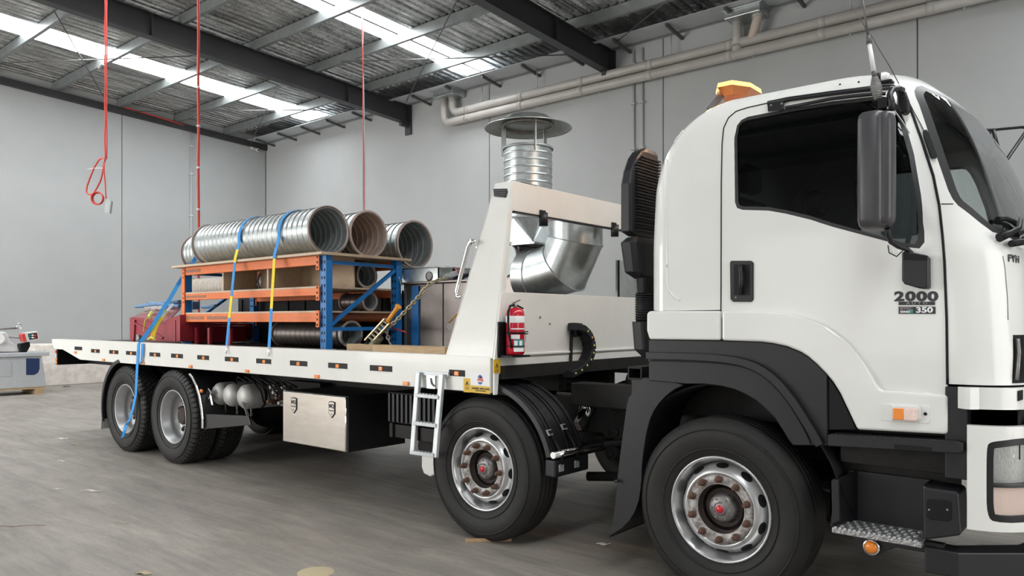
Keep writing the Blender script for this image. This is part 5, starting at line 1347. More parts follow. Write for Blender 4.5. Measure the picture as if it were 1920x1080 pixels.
# ================================================================ extinguisher
hx_ = HX+.10
c_ = atX(966, 665, hx_)
ex = thing('fire_extinguisher', 'red fire extinguisher strapped to the white headboard plate', 'fire extinguisher', (hx_, c_.y, c_.z))
ez0 = c_.z; ez1 = atX(966, 577, hx_).z; r_ = .066; hh = ez1-ez0
MB().lathe([(0, 0), (r_-.012, 0), (r_, .012), (r_, hh*.86), (r_*.9, hh*.94), (r_*.6, hh*.99), (.02, hh)], (hx_, c_.y, ez0), (0, 0, 1), 32).build('cylinder', redx, ex)
MB().lathe([(r_+.001, hh*.68), (r_+.0015, hh*.685), (r_+.0015, hh*.82), (r_+.001, hh*.825)], (hx_, c_.y, ez0), (0, 0, 1), 32).build('white_band', whites, ex)
def lab(a0, a1, z0, z1, m, name, rr=.0015):
    MB().lathe([(r_+rr, z0), (r_+rr, z1)], (hx_, c_.y, ez0), (0, 0, 1), 10, arc=(a0, a1)).build(name, m, ex)
# angle convention of the lathe: find the camera side by testing
uu = Vector((0, 0, 1)).orthogonal().normalized(); ww = Vector((0, 0, 1)).cross(uu)
tocam = Vector((-hx_, -c_.y, 0)).normalized(); ac = math.atan2(tocam.dot(ww), tocam.dot(uu))
lab(ac-.45, ac+1.2, hh*.54, hh*.565, whites, 'label')
lab(ac-.45, ac+.5, hh*.34, hh*.43, whites, 'label')
lab(ac-.15, ac+1.1, hh*.16, hh*.33, teal, 'label', .001); lab(ac-.1, ac+.25, hh*.2, hh*.3, whites, 'label', .002); lab(ac+.45, ac+.8, hh*.2, hh*.3, whites, 'label', .002)
lab(ac-.15, ac+1.1, hh*.07, hh*.15, whites, 'label')
MB().lathe([(r_+.002, hh*.445), (r_+.006, hh*.45), (r_+.006, hh*.48), (r_+.002, hh*.485)], (hx_, c_.y, ez0), (0, 0, 1), 32).lathe([(r_+.002, hh*.175), (r_+.004, hh*.18), (r_+.004, hh*.19), (r_+.002, hh*.195)], (hx_, c_.y, ez0), (0, 0, 1), 32).build('strap', blackd, ex)
MB().box(hx_-.02, hx_+.03, c_.y+r_, c_.y+r_+.045, ez0+hh*.43, ez0+hh*.455).box(hx_-.02, hx_+.03, c_.y+r_, c_.y+r_+.045, ez0+hh*.475, ez0+hh*.5).build('strap_buckle', blackd, ex)
MB().box(HX+.02, HX+.035, c_.y-.10, c_.y-.02, ez0-.02, ez0+hh*.7).box(HX+.02, hx_+.05, c_.y-.09, c_.y+.11, ez0-.016, ez0-.004).build('bracket', blackd, ex)
MB().cyl((hx_, c_.y, ez1-.005), (hx_, c_.y, ez1+.03), .016, 12).build('valve', hubsteel, ex)
MB().beam((hx_, c_.y-.03, ez1+.03), (hx_, c_.y+.05, ez1+.055), .018, .006).build('handle', hubsteel, ex)
MB().beam((hx_, c_.y+.01, ez1+.02), (hx_, c_.y+.085, ez1-.005), .018, .008).build('lever', blackd, ex)
MB().tube([(hx_, c_.y-.01, ez1+.02), (hx_, c_.y-.055, ez1+.012), (hx_+.01, c_.y-.088, ez1-.03), (hx_+.015, c_.y-.095, ez1-.12), (hx_+.015, c_.y-.09, ez0+.16), (hx_+.02, c_.y-.072, ez0+.08), (hx_+.02, c_.y-.068, ez0+.05)], .009, 8).build('hose', blackd, ex)
MB().tube([(hx_+.02, c_.y+.075+cos(a)*.018, ez0+hh*.36+sin(a)*.035) for a in [i*pi/7 for i in range(14)]], .002, 5, closed=True).build('pull_ring', hubsteel, ex)
# ================================================================ pallet rack with shelves
DZ = 1.302
yN, yF = 4.36, 5.24
xR = atY(606, 560, yN).x; xLft = atY(345, 560, yN).x
def zr(py, px=597): return atY(px, py, yN).z
RK = thing('pallet_rack', 'orange and blue steel rack with wooden shelves strapped on the tray', 'rack', ((xR+xLft)/2, (yN+yF)/2, DZ))
ZTB = zr(479.5)
for x, s in ((xR, 1), (xLft, -1)):
    for y in (yN, yF):
        MB().box(x-.045, x+.045, y-.0, y+.012, DZ+.012, ZTB+.0).box(x-.045, x-.035, y, y+.075, DZ+.012, ZTB).box(x+.035, x+.045, y, y+.075, DZ+.012, ZTB).build('upright', rack_b, RK, bevel=.002, seg=1)
        for k in range(11):
            z = DZ+.09+k*.075
            for d in (-.02, .02):
                MB().box(x+d-.006, x+d+.006, y-.002, y+.001, z-.014, z+.014).build('keyhole', blackd, RK)
        MB().box(x-.06, x+.06, y-.05, y+.10, DZ, DZ+.012).build('foot_plate', galvd, RK)
        MB().lathe([(.010, 0), (.010, .02), (0, .02)], (x+.04, y-.035, DZ+.012), (0, 0, 1), 8, sm=False).build('foot_bolt', hubsteel, RK)
    # end-frame bracing
    zt2, zb3 = atX(640, 495, xR).z, atX(660, 616.5, xR).z
    MB().beam((x, yN+.05, ZTB-.06), (x, yF, ZTB-.06), .03, .035).build('brace', rack_b, RK)
    MB().beam((x, yN+.05, zb3), (x, yF, zb3), .03, .035).build('brace', rack_b, RK)
    MB().beam((x+.01, yN+.05, zb3+.02), (x+.01, yF, ZTB-.10), .03, .04, (1, 0, 0)).build('brace', rack_b, RK)
beams = [(zr(497), zr(479.5)), (zr(554), zr(540)), (zr(604), zr(586))]
for z0, z1 in beams:
    for y, s in ((yN-.02, 1), (yF+.03, -1)):
        bm_ = MB().box(xLft+.03, xR-.05, y, y+.05, z0, z1).build('beam', rack_o, RK, bevel=.004)
        for x in (xLft+.045, xR-.055):
            MB().box(x-.025, x+.025, y-.008, y+.002, z0-.05, z1+.02).build('end_connector', rack_o, RK, bevel=.002, seg=1)
            for k in range(3): MB().box(x-.008, x+.008, y-.011, y-.007, z0-.035+k*.05, z0-.015+k*.05).build('connector_slot', blackd, RK)
        h = z1-z0
        MB().box(xLft+.08, xR-.09, y-.003, y+.001, z0+h*.45, z0+h*.55).build('beam_groove', rack_o, RK)
random.seed(3)
for z0, z1, a_, b_ in ((beams[0][0], beams[0][1], .06, .42), (beams[1][0], beams[1][1], .08, .55), (beams[2][0], beams[2][1], .1, .5), (beams[2][0], beams[2][1], .58, 1.0)):
    pts = []; n_ = 12
    for i in range(n_): pts.append((xLft+a_+(b_-a_)*i/(n_-1), z0+(z1-z0)*(.32+random.uniform(-.03, .03))))
    for i in range(n_): pts.append((xLft+b_-(b_-a_)*i/(n_-1), z0+(z1-z0)*(.70+random.uniform(-.04, .04))))
    MB().prism(pts, 'Y', yN-.0235, yN-.019).build('scuff_mark', scuff, RK)
# long orange post covers seen at the left end
MB().box(xLft-.0, xLft+.07, yN-.03, yN-.018, DZ+.16, zr(604)).box(xLft+.0, xLft+.07, yN-.03, yN-.018, zr(590), ZTB-.01).build('post_cover', rack_o, RK)
# shelf boards
for i, (z0, z1) in enumerate(beams):
    o_ = .035 if i == 0 else -.01
    if i == 0:
        MB().box(xLft-.12, xR+.10, yN-.09, yF+.16, z1, z1+.026).build('top_board', board, RK)
        MB().box(xLft-.12, xR+.10, yN-.092, yN-.088, z1+.001, z1+.025).build('board_edge', boarde, RK)
    else:
        MB().box(xLft+.05, xR-.04, yN-.015, yF+.06, z1, z1+.018).build('shelf_board', board, RK)
        MB().box(xLft+.05, xR-.045, yN-.018, yN-.014, z1, z1+.017).build('board_edge', boarde, RK)
z0, z1 = beams[1][1]+.018, beams[0][0]
for px in (422, 506):
    x = atY(px, 530, yN+.05).x
    MB().box(x-.012, x+.012, yN+.03, yN+.44, z0, beams[0][1]).build('divider', board, RK)
    MB().box(x-.013, x+.013, yN+.024, yN+.03, z0, z1+.02).build('board_edge', boarde, RK)
# rear backing boards in the middle bay (plywood box)
MB().box(atY(422, 530, yN).x, xR-.10, yN+.44, yN+.455, z0, beams[0][1]).build('back_board', board, RK)
# ================================================================ spiral ducts
def spiral(x0, x1, y, z, R_, label, inner_m=galvd, outer_m=galv, pitch=.088, lead=.0, fl=True, wall_=.004, group='spiral ducts on the tray'):
    """duct lying along X from x0 (far end) to x1 (end nearest the cab)"""
    t = thing('spiral_duct', label, 'duct', ((x0+x1)/2, y, z-R_), group)
    L_ = abs(x1-x0); n = 40; mb = MB(); prof = []
    k = int(L_/pitch)
    for i in range(k):
        h = i*pitch
        prof += [(R_, h+.001), (R_, h+.003), (R_, h+pitch-.018), (R_, h+pitch-.015), (R_+.008, h+pitch-.011), (R_+.008, h+pitch-.005), (R_, h+pitch)]
    V = []; F = []; m_ = len(prof)
    for r_, h in prof:
        for q in range(n):
            a = 2*pi*q/n; hh_ = h+pitch*q/n*0+pitch*(.5-.5*cos(a))*.9*lead
            V.append((x0+min(L_, hh_), y+cos(a)*r_, z+sin(a)*r_))
    F = [(i*n+q, i*n+(q+1) % n, (i+1)*n+(q+1) % n, (i+1)*n+q) for i in range(m_-1) for q in range(n)]
    mb.add(V, F, True).build('outer_wall', outer_m, t)
    ri = R_-wall_; pi_ = []
    for i in range(k):
        h = i*pitch; pi_ += [(ri, h), (ri, h+.003), (ri, h+pitch-.016), (ri, h+pitch-.013), (ri-.007, h+pitch-.010), (ri-.007, h+pitch-.004)]
    pi_.append((ri, L_))
    mb = MB(); mb.lathe(pi_, (x0, y, z), (1, 0, 0), n); mb.build('inner_wall', inner_m, t)
    if fl:
        for xx in (x1-.012, x0):
            MB().lathe([(R_-.006, 0), (R_+.018, 0), (R_+.018, .012), (R_-.006, .012)], (xx, y, z), (1, 0, 0), n, close=True).build('end_flange', flange, t, bevel=.002, seg=1)
    return t
TT = beams[0][1]+.026
R0_ = .232
zc_ = TT+R0_+.018
yd = 4.60
def xat(px, py, y): return atY(px, py, y).x
d1 = spiral(xat(396, 450, yd), xat(617, 425, yd), yd, zc_, R0_, 'galvanised spiral duct nearest the tray edge, two blue straps over it', lead=.8)
d2 = spiral(xat(372, 470, 5.09), xat(692, 427, 5.09), 5.09, zc_+.005, R0_, 'middle duct of the three on top, dusty brown inside', inner_m=duct_tan)
d3 = spiral(-8.6, atY(779, 458, 5.72).x, 5.72, atY(779, 458, 5.72).z, .25, 'duct behind the rack top, dark grey inside, nearest the headboard')
# ducts in and behind the rack
spiral(-8.0, -6.15, 5.02, beams[1][1]+.018+.135, .118, 'small duct lying on the middle shelf of the rack', inner_m=galvd, outer_m=galvd, group='ducts inside the rack')
spiral(-6.5, -6.1, 5.02, beams[2][1]+.018+.10, .082, 'thin duct lying on the lowest shelf of the rack', outer_m=stain, group='ducts inside the rack')
spiral(-7.35, -6.12, 4.80, DZ+.142, .124, 'dusty duct lying on the tray under the rack', outer_m=stain, group='ducts inside the rack')
spiral(atY(352, 532, 5.50).x, -7.9, 5.56, 2.06, .135, 'dusty cream duct behind the left end of the rack', outer_m=mat('dusty_cream_duct', (.50, .46, .40), .6, .2, var=(.40, .36, .31), scale=8), group='ducts inside the rack')
# ================================================================ straps
def ribbon3(P, wdir, w, name, m, parent, th=.004):
    P = [Vector(p) for p in P]; V = []; wd_ = Vector(wdir).normalized()*w/2
    for i, p in enumerate(P):
        t = (P[min(i+1, len(P)-1)]-P[max(i-1, 0)]).normalized(); n_ = t.cross(wd_).normalized()*th
        V += [p-wd_, p+wd_, p+wd_+n_, p-wd_+n_]
    F = [(i*4+k, i*4+(k+1) % 4, (i+1)*4+(k+1) % 4, (i+1)*4+k) for i in range(len(P)-1) for k in range(4)]+[(0, 1, 2, 3), tuple((len(P)-1)*4+k for k in (3, 2, 1, 0))]
    return MB().add(V, F).build(name, m, parent)
def strap(xe, xb, xt, label, ysplit):
    """over the duct, down past the rack edge to the rail; yellow stretch between the two split fractions"""
    t = thing('ratchet_strap', label, 'strap', (xb, TY-.03, 1.2), 'blue straps over the load')
    over = [(xt, yd+cos(a)*(R0_+.014), zc_+sin(a)*(R0_+.014)) for a in [radians(60+i*12) for i in range(12)]]
    edge = (xe, yN-.10, TT+.006); edge2 = (xe-.0, yN-.102, TT-.03)
    bot = (xb, TY-.012, 1.335)
    P = over+[edge, edge2]; L1 = Vector(edge2); L2 = Vector(bot)
    a = Vector(over[-1]); b = Vector(edge)
    f0, f1 = ysplit[0], ysplit[1]
    if f0 < 0:      # yellow starts on the slope
        m_ = a.lerp(b, 1+f0)
        ribbon3(over+[m_], (1, 0, 0), .05, 'webbing', strapb, t)
        ribbon3([m_, b, edge2], (1, 0, 0), .05, 'yellow_sleeve', strapy, t)
        q1 = .0
    else: ribbon3(P, (1, 0, 0), .05, 'webbing', strapb, t)
    for s0, s1, m__, nm_ in ysplit[2]:
        ribbon3([L1.lerp(L2, s0), L1.lerp(L2, (s0+s1)/2), L1.lerp(L2, s1)], (1, 0, 0), .045, nm_, m__, t)
    hk = Vector(bot)
    MB().tube([hk+Vector((0, 0, .0)), hk+Vector((-.012, -.006, -.03)), hk+Vector((-.012, -.006, -.07)), hk+Vector((.012, -.01, -.085)), hk+Vector((.012, -.008, -.03)), hk], .005, 6).build('hook', chrome, t)
    return t
strap(xat(441, 487, yN-.1), xat(427.5, 655, TY), xat(487, 403, yd), 'left blue strap over the front duct with a yellow printed label', (-.55, 0, [(0, .42, strapb, 'webbing'), (.42, .68, strapy, 'yellow_sleeve'), (.68, 1, strapb, 'webbing')]))
strap(xat(515, 477, yN-.1), xat(507, 655, TY), xat(562, 392, yd), 'right blue strap over the front duct with a long yellow stretch', (0, 0, [(0, .58, strapy, 'yellow_sleeve'), (.58, 1, strapb, 'webbing')]))
# loose strap at the left end
t = thing('ratchet_strap', 'long blue strap running down past the red machine and dangling by the wheel', 'strap', (atY(262, 650, 3.97).x, 3.97, .6), 'blue straps over the load')
S_ = lambda px, py, y: atY(px, py, y)
ribbon3([S_(384, 458, 4.845), S_(364, 488, 4.7), S_(348, 512, 4.45), S_(333, 535, 4.3), S_(318, 562, 4.25), S_(305, 580, 4.22), S_(287, 610, 4.15), S_(264, 641, 4.03), S_(262, 646, 3.985)], (.636, .533, -.55), .046, 'webbing', strapb, t)
ribbon3([S_(260, 644, 3.985), S_(259, 660, 3.98), S_(257, 700, 3.975), S_(255, 740, 3.97), S_(250, 765, 3.965), S_(244, 785, 3.96)], (1, 0, 0), .06, 'webbing', strapb, t)
ribbon3([S_(268, 644, 3.985), S_(267, 660, 3.98), S_(264, 681, 3.98)], (1, 0, 0), .045, 'webbing', strapb, t)
ribbon3([S_(264, 645, 3.98), S_(264, 662, 3.975), S_(263, 678, 3.975)], (1, 0, 0), .02, 'pale_edge', strapw, t)
ribbon3([S_(244, 785, 3.96), S_(240, 792, 3.95), S_(236, 797, 3.95), S_(234, 808, 3.94), S_(230, 820, 3.94)], (1, .3, .4), .06, 'webbing', strapb, t)
t = thing('tie_strap', 'yellow strap tied down over the red machine', 'strap', tuple(S_(290, 625, 4.2)))
ribbon3([S_(313, 583, 4.3), S_(301, 597, 4.22), S_(292, 612, 4.18), S_(288, 624, 4.15), S_(285, 637, 4.1)], (.70, .55, -.45), .055, 'webbing', strapy, t)
ribbon3([S_(325, 570, 4.35), S_(313, 583, 4.3), S_(303, 594, 4.22)], (.55, .45, -.7), .03, 'pale_end', strapw, t)
t = thing('lime_rope', 'thin lime green cord tied around the red machine', 'rope', tuple(S_(275, 620, 4.25)))
MB().tube([S_(288, 585, 4.5), S_(280, 594, 4.3), S_(272, 600, 4.24), S_(269, 622, 4.21)], .006, 6).tube([S_(284, 584, 4.5), S_(279, 592, 4.35), S_(283, 598, 4.3)], .014, 6).build('cord', greenr, t)
MB().tube([S_(277, 636, 4.1), S_(284, 632, 4.1), S_(291, 636, 4.1)], .012, 6).build('knot', greenr, t)
# ================================================================ red machine
RM = thing('red_machine', 'dark red steel machine frame at the left end of the tray', 'machine', (-9.4, 4.6, DZ))
yR = 4.28
def rp_(pts, y0, y1, nm_='plate', m=redp, bv=.004): return MB().prism(xz(pts, y0), 'Y', y0, y1).build(nm_, m, RM, bevel=bv)
rp_([(243, 596), (249, 594), (252, 600), (250, 640), (245, 641), (243, 634)], yR, yR+.03, 'end_leg')
rp_([(249, 598), (312, 606), (311, 640), (283, 640), (262, 628), (250, 626)], yR+.02, yR+.06, 'side_plate')
rp_([(249, 594), (318, 603), (318, 608), (249, 599)], yR-.0, yR+.04, 'top_rail')
rp_([(249, 603), (305, 632), (303, 636), (249, 606)], yR+.005, yR+.03, 'gusset')
rp_([(310, 600), (337, 590), (337, 640), (312, 641), (308, 630)], yR-.01, yR+.30, 'end_box')
rp_([(325, 603), (328, 600), (328, 641), (324, 641)], yR-.02, yR-.005, 'rib')
a = atY(252, 592, yR+.1); b = atY(312, 602, yR+.1)
mb = MB(); top_ = [atY(250, 594, 4.3), atY(312, 604, 4.3), atY(338, 578, 4.75), atY(330, 578, 5.1), atY(262, 588, 4.8)]
slab(top_, (0, 0, -.02), 'hood_plate', redp, RM)
MB().box(atY(338, 610, 4.4).x, atY(445, 620, 5.0).x, 4.45, 5.12, DZ+.02, DZ+.22).build('bed', redp, RM, bevel=.01)
MB().box(atY(338, 610, 4.4).x+.1, atY(400, 620, 5.0).x, 4.6, 5.1, DZ+.22, DZ+.33).build('bed_top', redp, RM, bevel=.01)
for px in (362, 386, 425):
    p = atY(px, 620, 4.40); MB().box(p.x-.02, p.x+.02, 4.43, 4.46, DZ+.01, DZ+.2).build('bed_rib', redp, RM)
MB().box(atY(250, 630, 4.3).x+.1, atY(337, 610, 4.3).x, 4.35, 5.3, DZ+.05, DZ+.25).build('hopper_body', redp, RM, bevel=.01)
p = atY(256, 633, 4.3); MB().cyl((p.x, 4.33, DZ), (p.x, 4.33, DZ+.1), .025, 10).build('caster_leg', galvd, RM)
t = thing('steel_offcuts', 'dusty blue steel bars lying on top of the red machine', 'steel bars', tuple(atY(300, 575, 4.7)))
MB().tube([atY(250, 575.5, 4.6), atY(256, 575, 4.62), atY(300, 570, 4.8), atY(337, 567, 4.9)], [.004, .022, .03, .035], 8).build('bar', blueob, t)
MB().tube([atY(277, 568, 4.9), atY(310, 572, 4.7), atY(337, 574, 4.5)], .022, 8).build('bar', blueob, t)
MB().tube([atY(271, 580, 4.6), atY(300, 578, 4.7), atY(335, 575, 4.8)], .035, 10).build('roller', dirty, t)
MB().obox(atY(361, 573, 4.9), (.18, .1, .10)).build('motor', blueob, t)
MB().cyl(atY(380, 576, 4.8), atY(405, 574, 4.7), .02, 8).build('bar', blueob, t)
# ================================================================ stainless cabinet, tank and pump behind the rack
SC = thing('stainless_cabinet', 'stainless steel cabinet with drips behind the headboard pillar', 'cabinet', (-5.0, 5.6, DZ))
yS = 5.35
c0_ = atY(762, 560, yS); c1_ = atY(880, 560, yS)
zt3 = atY(800, 532, yS).z
MB().box(c0_.x, -5.0, yS, yS+.9, DZ+.02, zt3).build('cabinet_body', stain, SC, bevel=.006)
MB().box(c0_.x-.05, -4.97, yS-.06, yS+.95, zt3, zt3+.02).build('cabinet_top', stain, SC, bevel=.004)
x_ = atY(831, 600, yS).x; MB().box(x_-.006, x_+.006, yS-.004, yS, DZ+.03, zt3).build('door_gap', blackd, SC)
MB().box(c0_.x+.1, c0_.x+.2, yS-.02, yS-.002, DZ, zt3-.02).build('blue_post', rack_b, SC)
MB().box(c0_.x-.03, c0_.x+.0, yS-.01, yS+.02, DZ, zt3).build('corner_edge', galv, SC)
TK = thing('galvanised_tray', 'galvanised open top box with a drain hole under the third duct', 'tank', (-5.5, 5.5, zt3))
tk0 = atY(748, 510, 5.33).x; tk1 = atY(822, 510, 5.33).x; tz1 = atY(780, 503, 5.33).z
ts0 = zt3+.02
slab([(tk0, 5.33, tz1), (tk1, 5.33, tz1), (tk1, 5.33, ts0+.01), (tk0+.12, 5.33, ts0+.005), (tk0, 5.33, ts0+.08)], (0, .01, 0), 'front_side', galv, TK)
slab([(tk0, 5.33, tz1), (tk0, 5.85, tz1), (tk0, 5.85, ts0+.02), (tk0, 5.33, ts0+.08)], (.01, 0, 0), 'end_side', galv, TK)
slab([(tk1, 5.33, tz1), (tk1, 5.85, tz1), (tk1, 5.85, ts0+.01), (tk1, 5.33, ts0+.01)], (-.01, 0, 0), 'end_side', galv, TK)
slab([(tk0, 5.85, tz1), (tk1, 5.85, tz1), (tk1, 5.85, ts0+.005), (tk0, 5.85, ts0+.02)], (0, -.01, 0), 'back_side', galv, TK)
MB().box(tk0+.1, tk1, 5.34, 5.84, ts0, ts0+.01).build('tray_floor', galvd, TK)
MB().tube([(tk0, 5.33, tz1), (tk1, 5.33, tz1), (tk1, 5.85, tz1), (tk0, 5.85, tz1)], .008, 6, closed=True).build('rim', galv, TK)
p = atY(805, 518, 5.33); MB().lathe([(.045, 0), (.05, .006), (.03, .01), (0, .004)], (p.x, 5.33, p.z), (0, -1, 0), 20).build('drain_boss', hubsteel, TK)
t = thing('curved_chute', 'shiny bent sheet metal chute beside the rack upright', 'chute', tuple(atY(748, 560, 5.28)))
P_ = [atY(746, 512, 5.27), atY(748, 522, 5.27), atY(752, 535, 5.26), atY(752, 550, 5.25), atY(748, 562, 5.25)]
ribbon(P_, (-.12, .12, 0), (.004, .004, 0)).build('sheet', galv, t)
t = thing('pump', 'black round valve and grey pipe lying on the stainless cabinet', 'pump', tuple(atY(843, 515, yS+.2)))
p = atY(844, 505, yS+.2); q = zt3+.02
MB().cyl((p.x, p.y, q), (p.x, p.y, q+.05), .062, 20).lathe([(.045, 0), (.045, .06), (.058, .065), (.058, .10), (0, .10)], (p.x, p.y, q+.05), (0, 0, 1), 20).build('valve_body', blackd, t)
MB().tube([atY(820, 523, yS+.05), atY(850, 517, yS+.1), atY(880, 512, yS+.2)], .04, 12).build('pipe', galvd, t)
MB().tube([atY(852, 503, yS+.1), atY(858, 506, yS+.1), atY(860, 512, yS+.1)], .006, 6).build('red_wire', redh, t)
for k in range(4): MB().tube([atY(850+k*5, 522+k, yS-.05), atY(866+k*4, 514, yS-.06), atY(885, 518+k*2, yS-.03)], .008, 6).build('hose', blackd, t)
t = thing('loose_cable', 'orange and white cables curling beside the headboard pillar', 'cable', tuple(atY(848, 600, yS-.1)))
MB().tube([atY(858, 588, yS-.1), atY(850, 596, yS-.12), atY(842, 605, yS-.1)], .007, 6).build('orange_cable', orangeh, t)
MB().tube([atY(850, 596, yS-.1), atY(843, 604, yS-.1), atY(839, 612, yS-.1), atY(845, 622, yS-.1)], .003, 6).tube([atY(850, 600, yS-.1), atY(843, 609, yS-.1), atY(849, 618, yS-.1)], .003, 6).build('white_cable', whites, t)
t = thing('red_bar', 'short red metal bar sticking out beside the rack upright', 'bar', tuple(atY(752, 620, 5.1)))
MB().tube([atY(735, 615, 5.2), atY(762, 623, 5.0)], [.012, .006], 8).build('bar', redh, t)
# ================================================================ chain and load binder
t = thing('load_chain', 'brass coloured chain from the headboard down to the load binder', 'chain', tuple(atY(780, 570, 4.7)))
cp = [(840, 520, 4.9), (825, 524, 4.85), (808, 530, 4.75), (795, 543, 4.7), (780, 562, 4.6), (765, 578, 4.5), (750, 594, 4.42), (740, 604, 4.36), (730, 614, 4.3)]
CP = [atY(a, b, c) for a, b, c in cp]
def resample(P, step):
    out = [P[0]]; acc = 0
    for a, b in zip(P, P[1:]):
        d = (b-a).length; s = step-acc
        while s < d: out.append(a.lerp(b, s/d)); s += step
        acc = d-(s-step)
    return out
def chain(P, step, rl, nm_, m, parent):
    Q = resample(P, step)
    for i, (a, b) in enumerate(zip(Q, Q[1:])):
        d = (b-a).normalized(); u_ = d.orthogonal().normalized(); v_ = d.cross(u_)
        s_ = u_ if i % 2 else v_; c2 = (a+b)/2; pts = []
        for k in range(12):
            an = 2*pi*k/12; pts.append(c2+d*cos(an)*step*.72+s_*sin(an)*step*.42)
        MB().tube(pts, rl, 6, closed=True).build(nm_, m, parent)
chain(CP, .036, .0065, 'link', gold, t)
chain([atY(722, 612, 4.32), atY(727, 630, 4.3), atY(731, 645, 4.28)], .034, .006, 'link', hubsteel, t)
MB().tube([atY(729, 640, 4.28), atY(733, 646, 4.28), atY(731, 651, 4.28), atY(728, 648, 4.28)], .006, 6).build('hook', gold, t)
t = thing('load_binder', 'lever load binder with an orange handle on the timber beams', 'load binder', tuple(atY(705, 630, 4.25)))
yb_ = 4.24
MB().tube([atY(747, 574, yb_), atY(744, 579, yb_), atY(733, 594, yb_), atY(728, 603, yb_)], [.030, .020, .018, .024], 10).build('handle', orangeh, t)
A_ = atY(727, 602, yb_); B_ = atY(690, 642, yb_)
sd = Vector((.62, .35, -.62)).normalized()*.042; d_ = (B_-A_)
MB().beam(A_-sd*.7, B_-sd*.7, .012, .03, (0, 1, 0)).build('side_bar', gold, t); MB().beam(A_+sd*.7, B_+sd*.7, .012, .03, (0, 1, 0)).build('side_bar', gold, t)
for k in range(6): q = A_+d_*(.08+.15*k); MB().beam(q-sd*.7, q+sd*.7, .012, .02, (0, 1, 0)).build('ratchet_rung', gold, t)
MB().tube([B_+d_*-.35+Vector((.04, .03, -.02)), B_+d_*.0+Vector((.03, .03, -.03)), B_+d_*.15+Vector((.02, .02, -.0))], [.03, .045, .025], 10).build('gear_body', mat('greasy_olive_steel', (.08, .08, .05), .5, .5, var=(.16, .15, .10), scale=30), t)
MB().tube([atY(690, 640, yb_), atY(686, 650, yb_), atY(694, 656, yb_), atY(700, 650, yb_)], .018, 8).build('grab_hook', blackd, t)
# timber on the deck
def timber(label, x0, x1, y0, y1, z0, z1):
    o_ = MB().box(x0, x1, y0, y1, z0, z1).build('timber_beam', pine, None, bevel=.003); return tag(o_, label, 'timber', 'timber beams on the tray')
xt0 = atY(702, 655, 4.12).x; xt1 = atY(838, 655, 4.12).x
timber('front pine beam lying along the tray edge', xt0, xt1, 4.10, 4.16, DZ, atY(800, 650, 4.1).z)
timber('pine beam behind the front one, reaching further left', atY(650, 655, 4.22).x, xt1+.1, 4.22, 4.30, DZ, atY(700, 646, 4.22).z+.0)
timber('thin pine strip between rack foot and headboard', atY(745, 645, 4.6).x, -4.1, 4.55, 4.62, DZ, DZ+.035)
# ================================================================ flue, elbow and hood behind the headboard
fy = 5.72; fx = atY(990, 350, fy).x
FL = thing('flue_stack', 'spiral flue stack with a wide conical rain cap', 'flue', (fx, fy, DZ))
fr = .232
fz1 = atY(990, 279, fy).z; fzb = atY(990, 412, fy).z
prof = []; h = fzb
while h < fz1-.02:
    prof += [(fr, h+.002), (fr, h+.005), (fr, h+.047), (fr, h+.05), (fr+.006, h+.055), (fr+.006, h+.062), (fr, h+.067)]; h += .07
MB().lathe(prof+[(fr, fz1)], (fx, fy, 0), (0, 0, 1), 48).build('spiral_pipe', galv, FL)
MB().lathe([(fr-.006, fzb), (fr-.006, fz1)], (fx, fy, 0), (0, 0, 1), 48).build('pipe_inside', galvd, FL)
MB().lathe([(fr+.01, fz1-.015), (fr+.016, fz1-.01), (fr+.016, fz1), (fr-.006, fz1)], (fx, fy, 0), (0, 0, 1), 48).build('top_flange', galvd, FL)
cz0 = atY(989, 240, fy).z; cr = .418
MB().lathe([(cr, cz0-.012), (cr+.008, cz0-.006), (cr, cz0), (.24, cz0+.07), (.20, cz0+.10), (0, cz0+.115), ], (fx, fy, 0), (0, 0, 1), 56).build('rain_cap', galv, FL)
MB().lathe([(cr-.002, cz0-.010), (.24, cz0+.055), (.235, cz0+.02), (0, cz0+.02)], (fx, fy, 0), (0, 0, 1), 56).build('cap_underside', galvd, FL)
MB().lathe([(.235, cz0+.0), (.255, cz0+.005), (.255, cz0+.03), (.235, cz0+.03)], (fx, fy, 0), (0, 0, 1), 48, close=True).build('cap_ring', hubsteel, FL)
for a in (radians(205), radians(325), radians(85)):
    q = Vector((fx+cos(a)*(fr+.012), fy+sin(a)*(fr+.012), 0)); MB().beam(q+Vector((0, 0, fz1-.06)), q+Vector((0, 0, cz0+.03)), .01, .045, (cos(a), sin(a), 0)).build('cap_strut', galv, FL)
# square to round transition and hood body
z_a = fzb; z_b = atY(990, 463, fy).z
mb = MB(); n = 32; V = [(fx+cos(2*pi*q/n)*fr, fy+sin(2*pi*q/n)*fr, z_a) for q in range(n)]
V += [(fx+sx*.31, fy+sy*.31, z_b) for sx, sy in ((1, 1), (-1, 1), (-1, -1), (1, -1))]
F = []
for c4 in range(4):
    for q in range(8): F.append((n+c4, (c4*8+q) % n, (c4*8+q+1) % n))
    F.append((n+c4, (c4*8+8) % n, n+(c4+1) % 4))
mb.add(V, F, False).build('transition', galv, FL)
MB().lathe([(fr+.004, z_a-.012), (fr+.014, z_a-.006), (fr+.014, z_a+.006), (fr+.004, z_a+.012)], (fx, fy, 0), (0, 0, 1), 48, close=True).build('joint_band', galvd, FL)
MB().box(fx-.36, fx+.36, fy-.36, fy+.36, z_b-.02, z_b).build('square_flange', galv, FL, bevel=.003)
MB().box(fx-.34, fx+.15, fy-.32, fy+.32, DZ+.02, z_b-.02).build('hood_body', stain, FL, bevel=.01)
MB().cyl((fx-.02, fy-.36, z_b-.14), (fx-.02, fy-.30, z_b-.14), .17, 32).build('round_port', galvd, FL)
